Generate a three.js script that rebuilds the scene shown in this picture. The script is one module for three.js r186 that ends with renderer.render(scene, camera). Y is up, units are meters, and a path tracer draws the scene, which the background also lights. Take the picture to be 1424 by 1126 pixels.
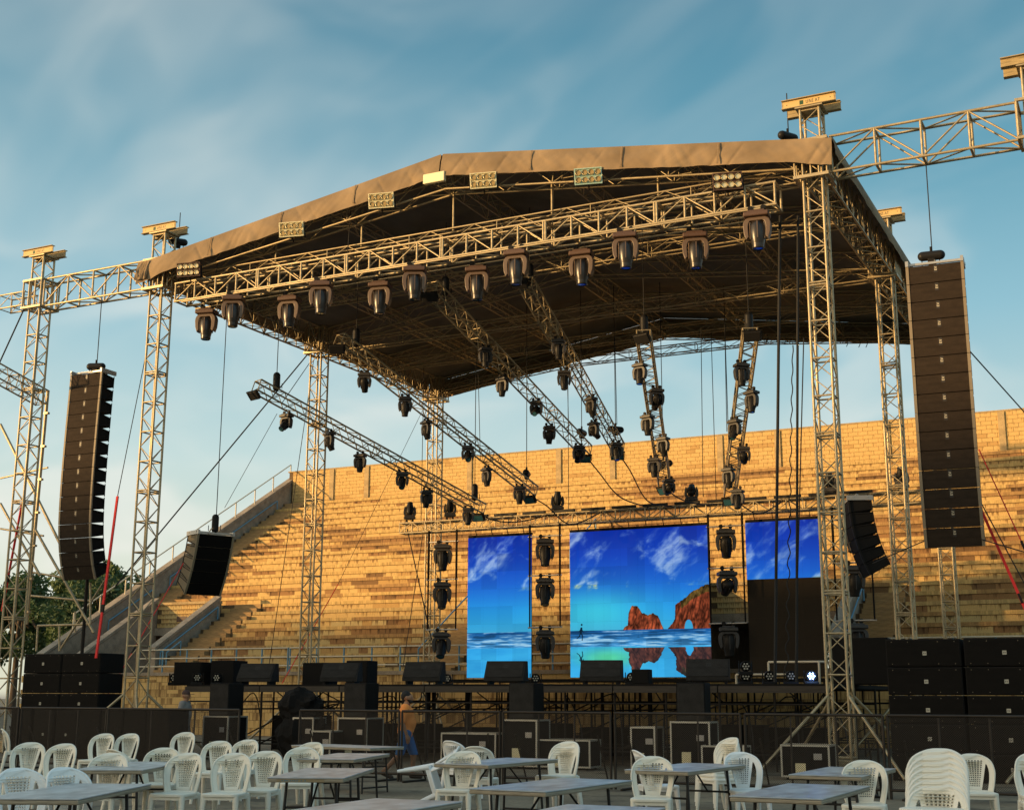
import * as THREE from 'three';
import { mergeGeometries, mergeVertices } from 'three/addons/utils/BufferGeometryUtils.js';
import { RoundedBoxGeometry } from 'three/addons/geometries/RoundedBoxGeometry.js';
import { MarchingCubes } from 'three/addons/objects/MarchingCubes.js';

// ---------------------------------------------------------------- camera, sky, sun, exposure
// x runs along the stage front, -z into the stage (depth d = -z), metres.
const K = 1.56 / 1.32;                                // measured layout -> metres
const F = 1834.118, PIT = 12.483 * Math.PI / 180, YAW = 26.479 * Math.PI / 180, ROLL = 0.196 * Math.PI / 180;
const CAM = new THREE.Vector3(13.3 * K, 1.56, 23.59 * K);
const scene = new THREE.Scene();
const camera = new THREE.PerspectiveCamera(2 * Math.atan(563 / F) * 180 / Math.PI, 1424 / 1126, 0.1, 1500);
camera.position.copy(CAM); camera.rotation.order = 'YXZ'; camera.rotation.set(PIT, YAW, ROLL);
camera.updateMatrixWorld();

const SUN_AZ = 45 * Math.PI / 180, SUN_EL = 4 * Math.PI / 180;      // low evening sun, behind and to the side of the camera
const sunDir = new THREE.Vector3(-Math.sin(SUN_AZ) * Math.cos(SUN_EL), Math.sin(SUN_EL), Math.cos(SUN_AZ) * Math.cos(SUN_EL));
const sun = new THREE.DirectionalLight(new THREE.Color().setRGB(1, 0.63, 0.27), 5);
sun.position.copy(sunDir).multiplyScalar(200); sun.castShadow = true; sun.shadow.radius = 1.6;
Object.assign(sun.shadow.camera, { left: -90, right: 90, top: 60, bottom: -60, near: 1, far: 500 });
sun.shadow.mapSize.set(4096, 4096);
scene.add(sun, sun.target);

let seed = 12345;
function rnd() { seed = (seed * 1664525 + 1013904223) >>> 0; return seed / 4294967296; }
function rr(a, b) { return a + (b - a) * rnd(); }
function hash2(x, y, s = 0) { let h = (Math.imul(x, 374761393) + Math.imul(y, 668265263) + Math.imul(s, 1442695041)) | 0; h = Math.imul(h ^ (h >>> 13), 1274126177); return ((h ^ (h >>> 16)) >>> 0) / 4294967296; }
function vnoise(x, y, per = 0, s = 0) {
  const ix = Math.floor(x), iy = Math.floor(y), fx = x - ix, fy = y - iy, w = (i) => per ? ((i % per) + per) % per : i;
  const u = fx * fx * (3 - 2 * fx), v = fy * fy * (3 - 2 * fy), h = (a, b) => hash2(w(a), w(b), s);
  return (h(ix, iy) * (1 - u) + h(ix + 1, iy) * u) * (1 - v) + (h(ix, iy + 1) * (1 - u) + h(ix + 1, iy + 1) * u) * v;
}
function fbm(x, y, oct = 4, per = 0, s = 0) { let a = 0, n = 0, k = 0.5; for (let i = 0; i < oct; i++) { a += k * vnoise(x, y, per, s + i); n += k; x *= 2; y *= 2; per *= 2; k *= 0.5; } return a / n; }
const lerp = (a, b, t) => a + (b - a) * t, clamp = (x, a = 0, b = 1) => Math.min(b, Math.max(a, x)), sstep = (a, b, x) => { const t = clamp((x - a) / (b - a)); return t * t * (3 - 2 * t); };

{ // evening sky with thin cirrus
  const W = 1600, H = 800, data = new Float32Array(W * H * 4);
  const stops = [[0, [0.55, 0.56, 0.44]], [5, [0.53, 0.60, 0.51]], [10, [0.42, 0.57, 0.58]], [16, [0.23, 0.44, 0.53]], [23, [0.095, 0.285, 0.39]], [31, [0.045, 0.185, 0.285]], [45, [0.11, 0.30, 0.43]], [90, [0.17, 0.37, 0.50]]];
  for (let j = 0; j < H; j++) {
    const el = ((j + 0.5) / H - 0.5) * 180, y = Math.sin(el * Math.PI / 180), ce = Math.cos(el * Math.PI / 180);
    let k = 0; while (k < stops.length - 2 && el > stops[k + 1][0]) k++;
    const t = clamp((el - stops[k][0]) / (stops[k + 1][0] - stops[k][0]));
    const base = el < 0 ? [0.30, 0.27, 0.22] : [0, 1, 2].map((c) => lerp(stops[k][1][c], stops[k + 1][1][c], t));
    for (let i = 0; i < W; i++) {
      const az = ((i + 0.5) / W - 0.5) * 2 * Math.PI, x = Math.cos(az) * ce, z = Math.sin(az) * ce, o = (j * W + i) * 4;
      let m = 0;
      if (el > 0) {
        const q = 1 / (y + 0.16), px = (x * 0.86 + z * 0.5) * q * 2.2, pz = (-x * 0.5 + z * 0.86) * q * 3.6;
        const warp = fbm(px * 0.7 + 5, pz * 0.7 + 9, 3, 0, 7) * 2.2;
        const n = fbm(px * 0.9 + warp, pz * 0.5 + warp * 0.6 + 3, 5, 0, 3), n2 = fbm(px * 2.4 + warp * 2, pz * 1.3, 4, 0, 11);
        const st = fbm(px * 0.55 + pz * 2.6 + warp * 1.2, pz * 0.5 - px * 0.25 + 8, 5, 0, 41), s2 = fbm(px * 2.0 + pz * 9 + warp * 2, pz * 1.4 - px * 0.8, 4, 0, 43);
        m = clamp(sstep(0.40, 0.80, n * 0.75 + n2 * 0.25) * (0.22 + 0.42 * (1 - sstep(14, 30, el))) + sstep(0.47, 0.78, st * 0.62 + s2 * 0.38) * (0.04 + 0.10 * n) + sstep(0.45, 0.75, n2) * 0.10) * sstep(0, 4, el);
      }
      const cl = [0.68, 0.70, 0.66];
      const sa = Math.acos(clamp(x * sunDir.x + y * sunDir.y + z * sunDir.z, -1, 1)) * 180 / Math.PI, gl = el > 0 ? Math.exp(-sa / 22) : 0, warm = [3.4, 2.2, 1.0];
      for (let c = 0; c < 3; c++) data[o + c] = lerp(base[c], cl[c], m) + warm[c] * gl;
      data[o + 3] = 1;
    }
  }
  const t = new THREE.DataTexture(data, W, H, THREE.RGBAFormat, THREE.FloatType);
  t.mapping = THREE.EquirectangularReflectionMapping; t.magFilter = t.minFilter = THREE.LinearFilter; t.needsUpdate = true;
  scene.background = t; scene.environment = t;
}
const renderer = new THREE.WebGLRenderer({ antialias: true });
renderer.toneMapping = THREE.LinearToneMapping; renderer.toneMappingExposure = 1.2; renderer.shadowMap.enabled = true;

// ---------------------------------------------------------------- helpers
const V = (x, y, z) => new THREE.Vector3(x, y, z);
function ray(px, py) { return V((px - 712) / F, (563 - py) / F, -1).applyEuler(camera.rotation); }
const onD = (px, py, d) => { const r = ray(px, py); return r.multiplyScalar((-d - CAM.z) / r.z).add(CAM); };
const onH = (px, py, h) => { const r = ray(px, py); return r.multiplyScalar((h - CAM.y) / r.y).add(CAM); };

const taken = {};
function numbered(name) { const n = taken[name] = (taken[name] ?? -1) + 1; return n ? name + '_' + String(n).padStart(3, '0') : name; }
function tag(o, label, category, group, kind) { if (label) o.userData.label = label; if (category) o.userData.category = category; if (group) o.userData.group = group; if (kind) o.userData.kind = kind; return o; }
function thing(name, label, category, pos = [0, 0, 0], turn = 0, group) { const o = new THREE.Group(); o.name = numbered(name); o.position.set(...pos); o.rotation.y = turn; scene.add(o); return tag(o, label, category, group); }
function part(name, geo, mat, parent) { const m = new THREE.Mesh(geo, mat); m.name = parent === scene ? numbered(name) : name; m.castShadow = m.receiveShadow = true; parent.add(m); return m; }
function sub(name, parent) { const g = new THREE.Group(); g.name = name; parent.add(g); return g; }
function dup(root, pos, turn, label, group) { const r = root.clone(); r.name = numbered(root.name.replace(/_\d{3}$/, '')); r.userData = { ...root.userData }; scene.add(r); if (pos) r.position.set(...pos); if (turn !== undefined) r.rotation.y = turn; if (label) r.userData.label = label; if (group) r.userData.group = group; return r; }
const CYL = { 5: new THREE.CylinderGeometry(1, 1, 1, 5, 1, true), 6: new THREE.CylinderGeometry(1, 1, 1, 6), 8: new THREE.CylinderGeometry(1, 1, 1, 8), 12: new THREE.CylinderGeometry(1, 1, 1, 12) };
const UP = V(0, 1, 0);
const vv = (p) => Array.isArray(p) ? V(...p) : p;
function barM(a, b, r) { a = vv(a); b = vv(b); const d = b.clone().sub(a), l = d.length(); return new THREE.Matrix4().compose(a.clone().add(b).multiplyScalar(0.5), new THREE.Quaternion().setFromUnitVectors(UP, d.divideScalar(l || 1)), V(r, l, r)); }
function bar(name, a, b, r, mat, parent, n = 8) { const m = part(name, CYL[n], mat, parent); barM(a, b, r).decompose(m.position, m.quaternion, m.scale); return m; }
class MB { // collects simple shapes into ONE geometry
  constructor() { this.g = []; }
  add(g, m) { g = g.index ? g.toNonIndexed() : g.clone(); for (const k of Object.keys(g.attributes)) if (!['position', 'normal', 'uv'].includes(k)) g.deleteAttribute(k); if (m) g.applyMatrix4(m); this.g.push(g); return this; }
  bar(a, b, r, n = 6) { return this.add(CYL[n], barM(a, b, r)); }
  box(cx, cy, cz, w, h, d, e) { const m = new THREE.Matrix4(); if (e) m.makeRotationFromEuler(new THREE.Euler(...e)); m.setPosition(cx, cy, cz); return this.add(new THREE.BoxGeometry(w, h, d), m); }
  rbox(cx, cy, cz, w, h, d, r = 0.01, e) { const m = new THREE.Matrix4(); if (e) m.makeRotationFromEuler(new THREE.Euler(...e)); m.setPosition(cx, cy, cz); return this.add(new RoundedBoxGeometry(w, h, d, 2, r), m); }
  geo() { return mergeGeometries(this.g); }
  build(name, mat, parent) { return part(name, this.geo(), mat, parent); }
}
const boxG = (w, h, d) => new THREE.BoxGeometry(w, h, d);
const at = (m, x, y, z) => { m.position.set(x, y, z); return m; };
function worldUV(geo, s = 1) { // box-projected uv in metres
  geo = geo.index ? geo.toNonIndexed() : geo; const p = geo.attributes.position, n = p.count, uv = new Float32Array(n * 2), a = V(), b = V(), c = V(), e = V();
  for (let i = 0; i < n; i += 3) { a.fromBufferAttribute(p, i); b.fromBufferAttribute(p, i + 1); c.fromBufferAttribute(p, i + 2); e.copy(b).sub(a).cross(c.clone().sub(a)); const x = Math.abs(e.x), y = Math.abs(e.y), z = Math.abs(e.z);
    [a, b, c].forEach((q, k) => { const [u, w] = y > x && y > z ? [q.x, q.z] : x > z ? [q.z, q.y] : [q.x, q.y]; uv[(i + k) * 2] = u * s; uv[(i + k) * 2 + 1] = w * s; }); }
  geo.setAttribute('uv', new THREE.BufferAttribute(uv, 2)); return geo;
}
function extrude(pts, depth, holes = []) { const s = new THREE.Shape(pts.map(([x, y]) => new THREE.Vector2(x, y))); for (const h of holes) s.holes.push(new THREE.Path(h.map(([x, y]) => new THREE.Vector2(x, y)))); return new THREE.ExtrudeGeometry(s, { depth, bevelEnabled: false }); }
// profile in (d, y), extruded along x from x0 to x1
function extrudeX(pts, x0, x1) { const g = extrude(pts, x1 - x0); g.applyMatrix4(new THREE.Matrix4().makeBasis(V(0, 0, -1), V(0, 1, 0), V(1, 0, 0)).setPosition(x0, 0, 0)); return g; }
function tube(pts, r, seg = 24, n = 6) { return new THREE.TubeGeometry(new THREE.CatmullRomCurve3(pts.map(vv)), seg, r, n); }

// ---------------------------------------------------------------- textures and materials
function tex(w, h, fn, srgb = true, rep = [1, 1]) {
  const data = new Uint8Array(w * h * 4);
  for (let j = 0; j < h; j++) for (let i = 0; i < w; i++) { const c = fn(i / w, j / h), o = (j * w + i) * 4; for (let k = 0; k < 3; k++) data[o + k] = clamp(c[k]) * 255; data[o + 3] = 255 * (c[3] ?? 1); }
  const t = new THREE.DataTexture(data, w, h); t.wrapS = t.wrapT = THREE.RepeatWrapping; t.magFilter = THREE.LinearFilter; t.minFilter = THREE.LinearMipmapLinearFilter; t.generateMipmaps = true; if (srgb) t.colorSpace = THREE.SRGBColorSpace; t.repeat.set(...rep); t.needsUpdate = true; return t;
}
const g3 = (v) => [v, v, v];
const rgb = (r, g, b) => new THREE.Color().setRGB(r, g, b);
const matte = (r, g, b, rough = 0.8, o = {}) => new THREE.MeshPhysicalMaterial({ color: rgb(r, g, b), roughness: rough, specularIntensity: 0.35, ...o });
const std = (r, g, b, rough = 0.7, metal = 0, o = {}) => new THREE.MeshStandardMaterial({ color: rgb(r, g, b), roughness: rough, metalness: metal, ...o });
// rain-streaked concrete: 1 texture unit = 2 m
const streakT = tex(512, 512, (u, v) => { const s = fbm(u * 48, v * 3, 3, 0, 1) * 0.5 + fbm(u * 16, v * 2, 3, 0, 5) * 0.5, f = fbm(u * 64, v * 64, 3, 64, 2); const k = 0.62 + 0.42 * s + 0.16 * (f - 0.5); return [k, k * 0.985, k * 0.96]; });
// mildew runs of uneven length below the seat slabs: u in metres / 2, v over the height of a block
const dripT = tex(1024, 128, (u, v) => { const col = fbm(u * 150, 0.5, 3, 150, 51), wide = fbm(u * 14, 0.5, 3, 14, 53), len = clamp(col * 1.5 - 0.35 + (wide - 0.5) * 1.3), g = fbm(u * 220, v * 20, 3, 220, 55); const dark = sstep(0.0, 0.28, len - (1 - v)) * (0.35 + 0.4 * wide), k = (0.90 + 0.18 * (g - 0.5)) * (1 - dark * 0.58); return [k, k * (1 - dark * 0.10), k * (1 - dark * 0.16)]; });
const blockT = tex(512, 512, (u, v) => { const f = fbm(u * 90, v * 90, 3, 90, 2), c = fbm(u * 8, v * 8, 4, 8, 4); const k = 0.74 + 0.22 * (f - 0.5) + 0.28 * (c - 0.4); return [k, k * 0.98, k * 0.95]; });
const bumpT = tex(512, 512, (u, v) => g3(fbm(u * 60, v * 60, 4, 60, 9)), false);
const groundT = tex(1024, 1024, (u, v) => { const c = fbm(u * 6, v * 6, 5, 6, 4), f = fbm(u * 120, v * 120, 3, 120, 8), st = sstep(0.60, 0.72, fbm(u * 9 + 3, v * 9, 4, 9, 31)); const k = 0.60 + 0.30 * (c - 0.5) + 0.16 * (f - 0.5) - 0.16 * st; return [k, k * 0.96, k * 0.88]; });
const cloudyT = tex(256, 256, (u, v) => g3(0.72 + 0.4 * (fbm(u * 8, v * 8, 5, 8, 14) - 0.5)), true);
const clothT = tex(512, 512, (u, v) => { const w = 0.03 * (Math.sin(u * 512 * 2.2) + Math.sin(v * 512 * 2.2)), c = fbm(u * 6, v * 3, 5, 6, 21); const k = 0.80 + w + 0.3 * (c - 0.5); return [k, k, k]; });
const foldB = tex(512, 512, (u, v) => { const d = u * 6 + v * 5 + fbm(u * 4, v * 4, 3, 4, 3) * 2.2; return g3(0.5 + 0.5 * fbm(d * 2.2, u * 2 - v, 3, 0, 12) ); }, false);
const grilleT = tex(256, 256, (u, v) => { const x = (u * 64) % 1 - 0.5, y = (v * 64 + (Math.floor(u * 64) % 2) * 0.5) % 1 - 0.5, k = (x * x + y * y < 0.09 ? 0.45 : 0.95) * (0.8 + 0.3 * fbm(u * 6, v * 6, 3, 6, 2)); return g3(k); });
const meshA = tex(256, 256, (u, v) => { const a = (u + v) * 16 % 1, b = (((u - v) * 16) % 1 + 1) % 1, t = 0.15; return g3(a < t || b < t ? 1 : 0); }, false);
const scratchT = tex(256, 256, (u, v) => { const s = fbm(u * 3, v * 90, 3, 0, 8), c = fbm(u * 10, v * 10, 4, 10, 2); return g3(0.8 + 0.24 * (c - 0.5) + 0.18 * (s - 0.5)); });

const M = {
  alu: std(0.66, 0.53, 0.32, 0.46, 0.55, { map: scratchT }), steel: std(0.42, 0.40, 0.37, 0.4, 0.7),
  black: matte(0.010, 0.009, 0.008, 0.6), blackRough: matte(0.010, 0.009, 0.008, 0.95), scaffold: matte(0.022, 0.018, 0.014, 0.7), rubber: std(0.01, 0.01, 0.01, 0.8),
  grille: matte(0.050, 0.034, 0.022, 0.85, { map: grilleT }), grilleSub: matte(0.009, 0.007, 0.005, 0.85, { map: grilleT }), cab: matte(0.010, 0.009, 0.008, 0.85), wedge: matte(0.045, 0.041, 0.037, 0.85, { map: grilleT }), rail: std(0.22, 0.175, 0.115, 0.65, 0.1),
  head: std(0.022, 0.018, 0.015, 0.32), yoke: std(0.12, 0.075, 0.045, 0.45), headDark: matte(0.016, 0.015, 0.014, 0.45), lens: new THREE.MeshPhysicalMaterial({ color: rgb(0.04, 0.13, 0.17), roughness: 0.06, metalness: 0.2, clearcoat: 1 }),
  canopy: std(0.25, 0.21, 0.16, 0.92, 0, { map: clothT, side: THREE.DoubleSide }), skirt: std(0.40, 0.275, 0.150, 0.88, 0, { map: clothT, side: THREE.DoubleSide, bumpMap: foldB, bumpScale: 0.012 }),
  concrete: std(0.70, 0.52, 0.27, 0.92, 0, { map: blockT, bumpMap: bumpT, bumpScale: 0.004 }), concreteGrey: std(0.50, 0.42, 0.33, 0.92, 0, { map: blockT, bumpMap: bumpT, bumpScale: 0.004 }), mortar: std(0.20, 0.135, 0.07, 0.95, 0, { map: blockT }), stair: std(0.62, 0.40, 0.18, 0.9, 0, { map: blockT }),
  blue: std(0.10, 0.24, 0.34, 0.5, 0.1), railPale: std(0.60, 0.52, 0.38, 0.55), ground: std(0.55, 0.49, 0.39, 0.93, 0, { map: groundT, bumpMap: bumpT, bumpScale: 0.003 }),
  plastic: std(0.74, 0.73, 0.66, 0.42, 0, { map: cloudyT }), tableTop: std(0.66, 0.68, 0.67, 0.5, 0, { map: cloudyT }), tableEdge: std(0.62, 0.53, 0.38, 0.7, 0, { map: cloudyT }), leg: std(0.015, 0.014, 0.013, 0.45, 0.3),
  red: std(0.75, 0.025, 0.022, 0.75), rope: std(0.022, 0.020, 0.018, 0.85), cream: std(0.82, 0.74, 0.46, 0.55), teal: std(0.45, 0.62, 0.50, 0.5), rust: std(0.085, 0.042, 0.025, 0.6), beamPaint: std(0.70, 0.52, 0.24, 0.6, 0, { map: cloudyT }), lampGlass: new THREE.MeshPhysicalMaterial({ color: rgb(0.75, 0.62, 0.34), roughness: 0.3, metalness: 0.4, clearcoat: 1 }),
  caseBlack: matte(0.012, 0.011, 0.010, 0.8, { map: cloudyT }), caseEdge: std(0.55, 0.52, 0.44, 0.4, 0.6), bark: std(0.09, 0.065, 0.045, 0.95), sticker: std(0.70, 0.60, 0.36, 0.7), gold: std(0.40, 0.27, 0.10, 0.6),
};
function textTex(w, h, draw) { const c = document.createElement('canvas'); c.width = w; c.height = h; const x = c.getContext('2d'); draw(x, w, h); const t = new THREE.CanvasTexture(c); t.colorSpace = THREE.SRGBColorSpace; return t; }
// ---------------------------------------------------------------- ground
{
  const g = new THREE.PlaneGeometry(900, 900); g.rotateX(-Math.PI / 2); const uv = g.attributes.uv; for (let i = 0; i < uv.count; i++) uv.setXY(i, uv.getX(i) * 900 / 5.3, uv.getY(i) * 900 / 5.3);
  tag(part('ground', g, M.ground, scene), 'worn grey concrete court floor under the whole scene', 'ground', null, 'structure');
}
// ---------------------------------------------------------------- grandstand behind the stage
const RISE = 0.42, TREAD = 0.724, TOPD = 35.45, TOPH = 12.53, NROW = 24, SX0 = -30.6, SX1 = 24, POD = 2.45, PODD = 16.45;
const rowD = (i) => TOPD - (i + 1) * TREAD, rowTop = (i) => TOPH - i * RISE;      // riser i counted from the top
const nose = (d) => TOPH - (TOPD - d) * RISE / TREAD;
function stepsDown(toD) { const p = []; for (let i = 0; i < NROW && rowD(i) > toD - 0.01; i++) { p.push([rowD(i), rowTop(i)], [rowD(i), rowTop(i) - RISE]); } return p; }
const VOM = [[-28.6, -24.8], [-0.7, 5.2]], VD = 22.3;
const stand = thing('grandstand', 'sunlit tan concrete terraced grandstand with a block wall along its top behind the stage', 'grandstand');
{
  const solid = (x0, x1) => { const p = [[35.9, 0], [35.9, TOPH], ...stepsDown(0), [PODD, POD], [PODD, 0]]; return extrudeX(p, x0, x1); };
  const over = (x0, x1) => { const p = [[35.9, 4.4], [35.9, TOPH], ...stepsDown(VD + 0.3)]; const y = p[p.length - 1][1]; p.push([VD + 0.27, y], [VD + 0.27, 5.83], [VD, 5.83], [VD, 4.4]); return extrudeX(p, x0, x1); };
  const low = (x0, x1) => extrudeX([[35.9, 0], [35.9, POD], [PODD, POD], [PODD, 0]], x0, x1);
  const xs = [SX0, VOM[0][0], VOM[0][1], VOM[1][0], VOM[1][1], SX1];
  [0, 2, 4].forEach((i) => part('terrace', worldUV(solid(xs[i], xs[i + 1]), 0.5), M.mortar, stand));
  [1, 3].forEach((i) => { part('terrace_over_doorway', worldUV(over(xs[i], xs[i + 1]), 0.5), M.mortar, stand); part('doorway_floor', worldUV(low(xs[i], xs[i + 1]), 0.5), M.concreteGrey, stand); });
  // lanes of stairs: x0, x1, lowest d, highest d
  const lanes = [[-30.25, -28.95, 23.5, 35.5], [-24.45, -22.9, 18, 23.3], [-11.2, -9.6, 18, 21], [5.5, 6.9, 18, 22.6]];
  for (const [x0, x1, a, b] of lanes) for (let i = 0; i < NROW; i++) { const d = rowD(i); if (d < a || d > b) continue;
    at(part('stair_step', boxG(x1 - x0, RISE / 2, 0.36), M.stair, stand), (x0 + x1) / 2, rowTop(i) - RISE * 0.75, -(d - 0.18));
    at(part('stair_step', boxG(x1 - x0, RISE / 2, 0.06), M.stair, stand), (x0 + x1) / 2, rowTop(i) - RISE * 0.25, -(d - 0.015)); }
  const inLane = (x, d) => lanes.some(([x0, x1, a, b]) => x > x0 - 0.02 && x < x1 + 0.02 && d >= a && d <= b);
  const inVom = (x, d) => VOM.some(([x0, x1]) => x > x0 - 0.3 && x < x1 + 0.3 && d < VD + 0.3);
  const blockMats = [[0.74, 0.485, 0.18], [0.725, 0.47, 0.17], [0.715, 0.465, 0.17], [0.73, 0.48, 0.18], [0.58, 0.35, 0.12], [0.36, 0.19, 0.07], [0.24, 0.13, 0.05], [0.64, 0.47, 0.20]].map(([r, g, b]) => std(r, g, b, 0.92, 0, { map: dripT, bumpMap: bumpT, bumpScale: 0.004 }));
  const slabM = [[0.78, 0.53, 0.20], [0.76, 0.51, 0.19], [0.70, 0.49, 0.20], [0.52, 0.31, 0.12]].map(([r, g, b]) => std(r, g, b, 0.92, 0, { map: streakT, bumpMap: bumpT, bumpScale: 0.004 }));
  // every block of the risers and of the wall, largest in the picture first
  function blocks(list, name, massName) {
    for (const b of list) b.dist = Math.hypot(b.x - CAM.x, b.d + CAM.z);
    list.sort((p, q) => p.rank - q.rank || p.dist - q.dist);
    const groups = blockMats.map(() => []);
    list.forEach((b, i) => {
      const g = new THREE.BoxGeometry(b.w, b.h, b.t), uv = g.attributes.uv, ou = hash2(i, 3) * 7, ov = hash2(i, 9) * 7;
      for (let k = 0; k < uv.count; k++) uv.setXY(k, ou + uv.getX(k) * b.w / 2, b.drip ? lerp(0.015, 0.985, uv.getY(k) * b.drip) : uv.getY(k) * 0.25 + 0.02);
      if (i < 300) at(part(name, g, blockMats[b.m], stand), b.x, b.y, -b.d);
      else { g.translate(b.x, b.y, -b.d); groups[b.m].push(g); }
    });
    groups.forEach((g, m) => { if (g.length) part(massName, mergeGeometries(g), blockMats[m], stand).userData.kind = 'stuff'; });
  }
  const rb = [];
  for (let i = 0; i < NROW; i++) for (let x = SX0 + 0.01; x < 13.5;) {
    const w = rr(0.45, 1.0), d = rowD(i), c = x + w / 2; x += w;
    if (inLane(c, d) || inVom(c, d)) continue;
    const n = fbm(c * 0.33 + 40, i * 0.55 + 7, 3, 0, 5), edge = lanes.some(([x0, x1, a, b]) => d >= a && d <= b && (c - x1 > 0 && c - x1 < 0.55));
    let m = rnd() < 0.55 ? [0, 1, 2, 3][Math.floor(rnd() * 4)] : 0;
    if (n > 0.57 && rnd() < 0.6) m = 5; else if (n > 0.52 && rnd() < 0.5) m = 4; if (n > 0.62 && rnd() < 0.55) m = 6; if (i > 17 && rnd() < 0.45) m = rnd() < 0.8 ? 7 : 4; if (edge && rnd() < 0.7) m = 5; const q = c + 15.6 + (d - 20) * 0.02; if (d < 27 && q > -1.1 && q < 0.2 && rnd() < 0.6) m = rnd() < 0.5 ? 5 : 4; if (rnd() < 0.02) m = 5;  // low rows greyer and stair-line blocks darker, shade painted in; other darks are stains
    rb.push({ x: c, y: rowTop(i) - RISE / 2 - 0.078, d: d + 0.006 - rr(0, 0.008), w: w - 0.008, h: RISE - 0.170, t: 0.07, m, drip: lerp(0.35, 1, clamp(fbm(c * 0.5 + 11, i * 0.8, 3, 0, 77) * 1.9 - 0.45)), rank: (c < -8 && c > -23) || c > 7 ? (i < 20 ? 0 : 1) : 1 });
  }
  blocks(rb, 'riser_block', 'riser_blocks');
  const slabG = {}; // long seat slabs along the edge of every row
  for (let i = 0; i < NROW; i++) for (let x = SX0 + 0.02; x < 13.4;) { const d = rowD(i), w = [2.0, 2.4, 3.0][Math.floor(rnd() * 3)], c = x + w / 2; x += w; if (inLane(c, d) || inVom(c - w / 2, d) || inVom(c + w / 2, d) || inLane(c - w / 2 + 0.1, d) || inLane(c + w / 2 - 0.1, d)) { x -= w - 0.2; continue; }
    const k = Math.round(w * 10), g = slabG[k] ??= [0, 1, 2].map((q) => { const b = new THREE.BoxGeometry(w - 0.012, 0.145, 0.16), uv = b.attributes.uv; for (let v = 0; v < uv.count; v++) uv.setXY(v, q * 0.37 + uv.getX(v) * w / 2, q * 0.21 + uv.getY(v) * 0.12); return b; });
    at(part('seat_slab', g[Math.floor(rnd() * 3)], slabM[fbm(c * 0.33 + 40, i * 0.55 + 7, 3, 0, 5) > 0.585 ? 3 : i > 16 ? (rnd() < 0.6 ? 2 : 1) : rnd() < 0.7 ? 0 : 1], stand), c, rowTop(i) - 0.0705, -(d + 0.02)); }  // lower slabs take a greyer tone that imitates shade on them
  const wb = [], course = 0.197;
  for (let j = 0; j < 10; j++) for (let x = SX0 + 0.31 - (j % 2) * 0.23; x < 13.5; x += 0.47) {
    const n = fbm(x * 0.6, j * 0.5 + 60, 3, 0, 8); wb.push({ x: Math.max(x, SX0 + 0.31) + 0.235, y: TOPH + course * (j + 0.5), d: 35.46 - rr(0, 0.012), w: 0.455, h: course - 0.012, t: 0.07, m: n > 0.72 ? 4 : rnd() < 0.5 ? 1 : [2, 0, 3][Math.floor(rnd() * 3)], rank: 0 });
  }
  blocks(wb, 'wall_block', 'wall_blocks');
  at(part('back_wall', worldUV(boxG(SX1 - SX0, 1.97, 0.36), 0.5), M.mortar, stand), (SX0 + SX1) / 2, TOPH + 0.985, -35.67);
  at(part('wall_coping', worldUV(boxG(SX1 - SX0 + 0.1, 0.07, 0.5), 0.5), M.concrete, stand), (SX0 + SX1) / 2, TOPH + 2.01, -35.66);
  for (const x of [-27.5, -25.1, -18.4, -13, -9.9, -4.05, -1.1, 4.2, 9.4]) at(part('pilaster', worldUV(boxG(0.3, 1.95, 0.16), 0.5), M.concrete, stand), x, TOPH + 0.98, -35.42);
  // podium wall under the walkway
  const pb = []; for (let j = 0; j < 8; j++) for (let x = SX0 - (j % 2) * 0.3; x < 13; x += 0.6) pb.push([x, j]);
  const pg = pb.map(([x, j]) => { const g = new THREE.BoxGeometry(0.585, 0.29, 0.06), uv = g.attributes.uv, o = hash2(j, Math.round(x * 10)) * 9; for (let k = 0; k < uv.count; k++) uv.setXY(k, o + uv.getX(k) * 0.3, o + uv.getY(k) * 0.15); g.translate(x + 0.3, 0.155 + j * 0.302, -(PODD - 0.01)); return g; });
  part('podium_blocks', mergeGeometries(pg), blockMats[3], stand).userData.kind = 'stuff';
  at(part('walkway_edge', worldUV(boxG(SX1 - SX0, 0.14, 0.4), 0.5), M.concreteGrey, stand), (SX0 + SX1) / 2, POD + 0.005, -(PODD + 0.08));
  // sloping parapets with pale coping and blue handrails
  function slope(name, x, d0, d1, off, t, mat, hand) {
    const p = [[d0, POD - 0.1], [d0, nose(d0) + off], [d1, nose(d1) + off], [d1, POD - 0.1]];
    const o = part(name, worldUV(extrudeX(p, x - t / 2, x + t / 2), 0.5), mat, stand);
    part('parapet_coping', worldUV(extrudeX([[d0 - 0.1, nose(d0) + off + 0.003], [d0 - 0.1, nose(d0) + off + 0.13], [d1, nose(d1) + off + 0.19], [d1, nose(d1) + off + 0.003]], x - t / 2 - 0.05, x + t / 2 + 0.05), 0.5), M.concreteGrey, stand);
    if (hand) for (const [s, a, b] of hand) { const h = [V(s, nose(a) + 0.35, -a), V(s, nose(a) + 0.92, -a), V(s, nose(b) + 0.92, -b), V(s, nose(b) + 0.35, -b)]; const g = new MB(); for (let k = 0; k < 3; k++) g.bar(h[k], h[k + 1], 0.035, 8); g.build('handrail', M.blue, stand); }
    return o;
  }
  slope('side_parapet', SX0, 17.2, 35.85, 1.35, 0.36, M.concreteGrey, [[SX0 + 0.3, 21, 24], [SX0 + 0.3, 25.2, 28.4], [SX0 + 0.3, 30, 34]]);
  slope('doorway_parapet', VOM[0][0], 17.6, 22.3, 1.1, 0.3, M.concreteGrey, null);
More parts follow.
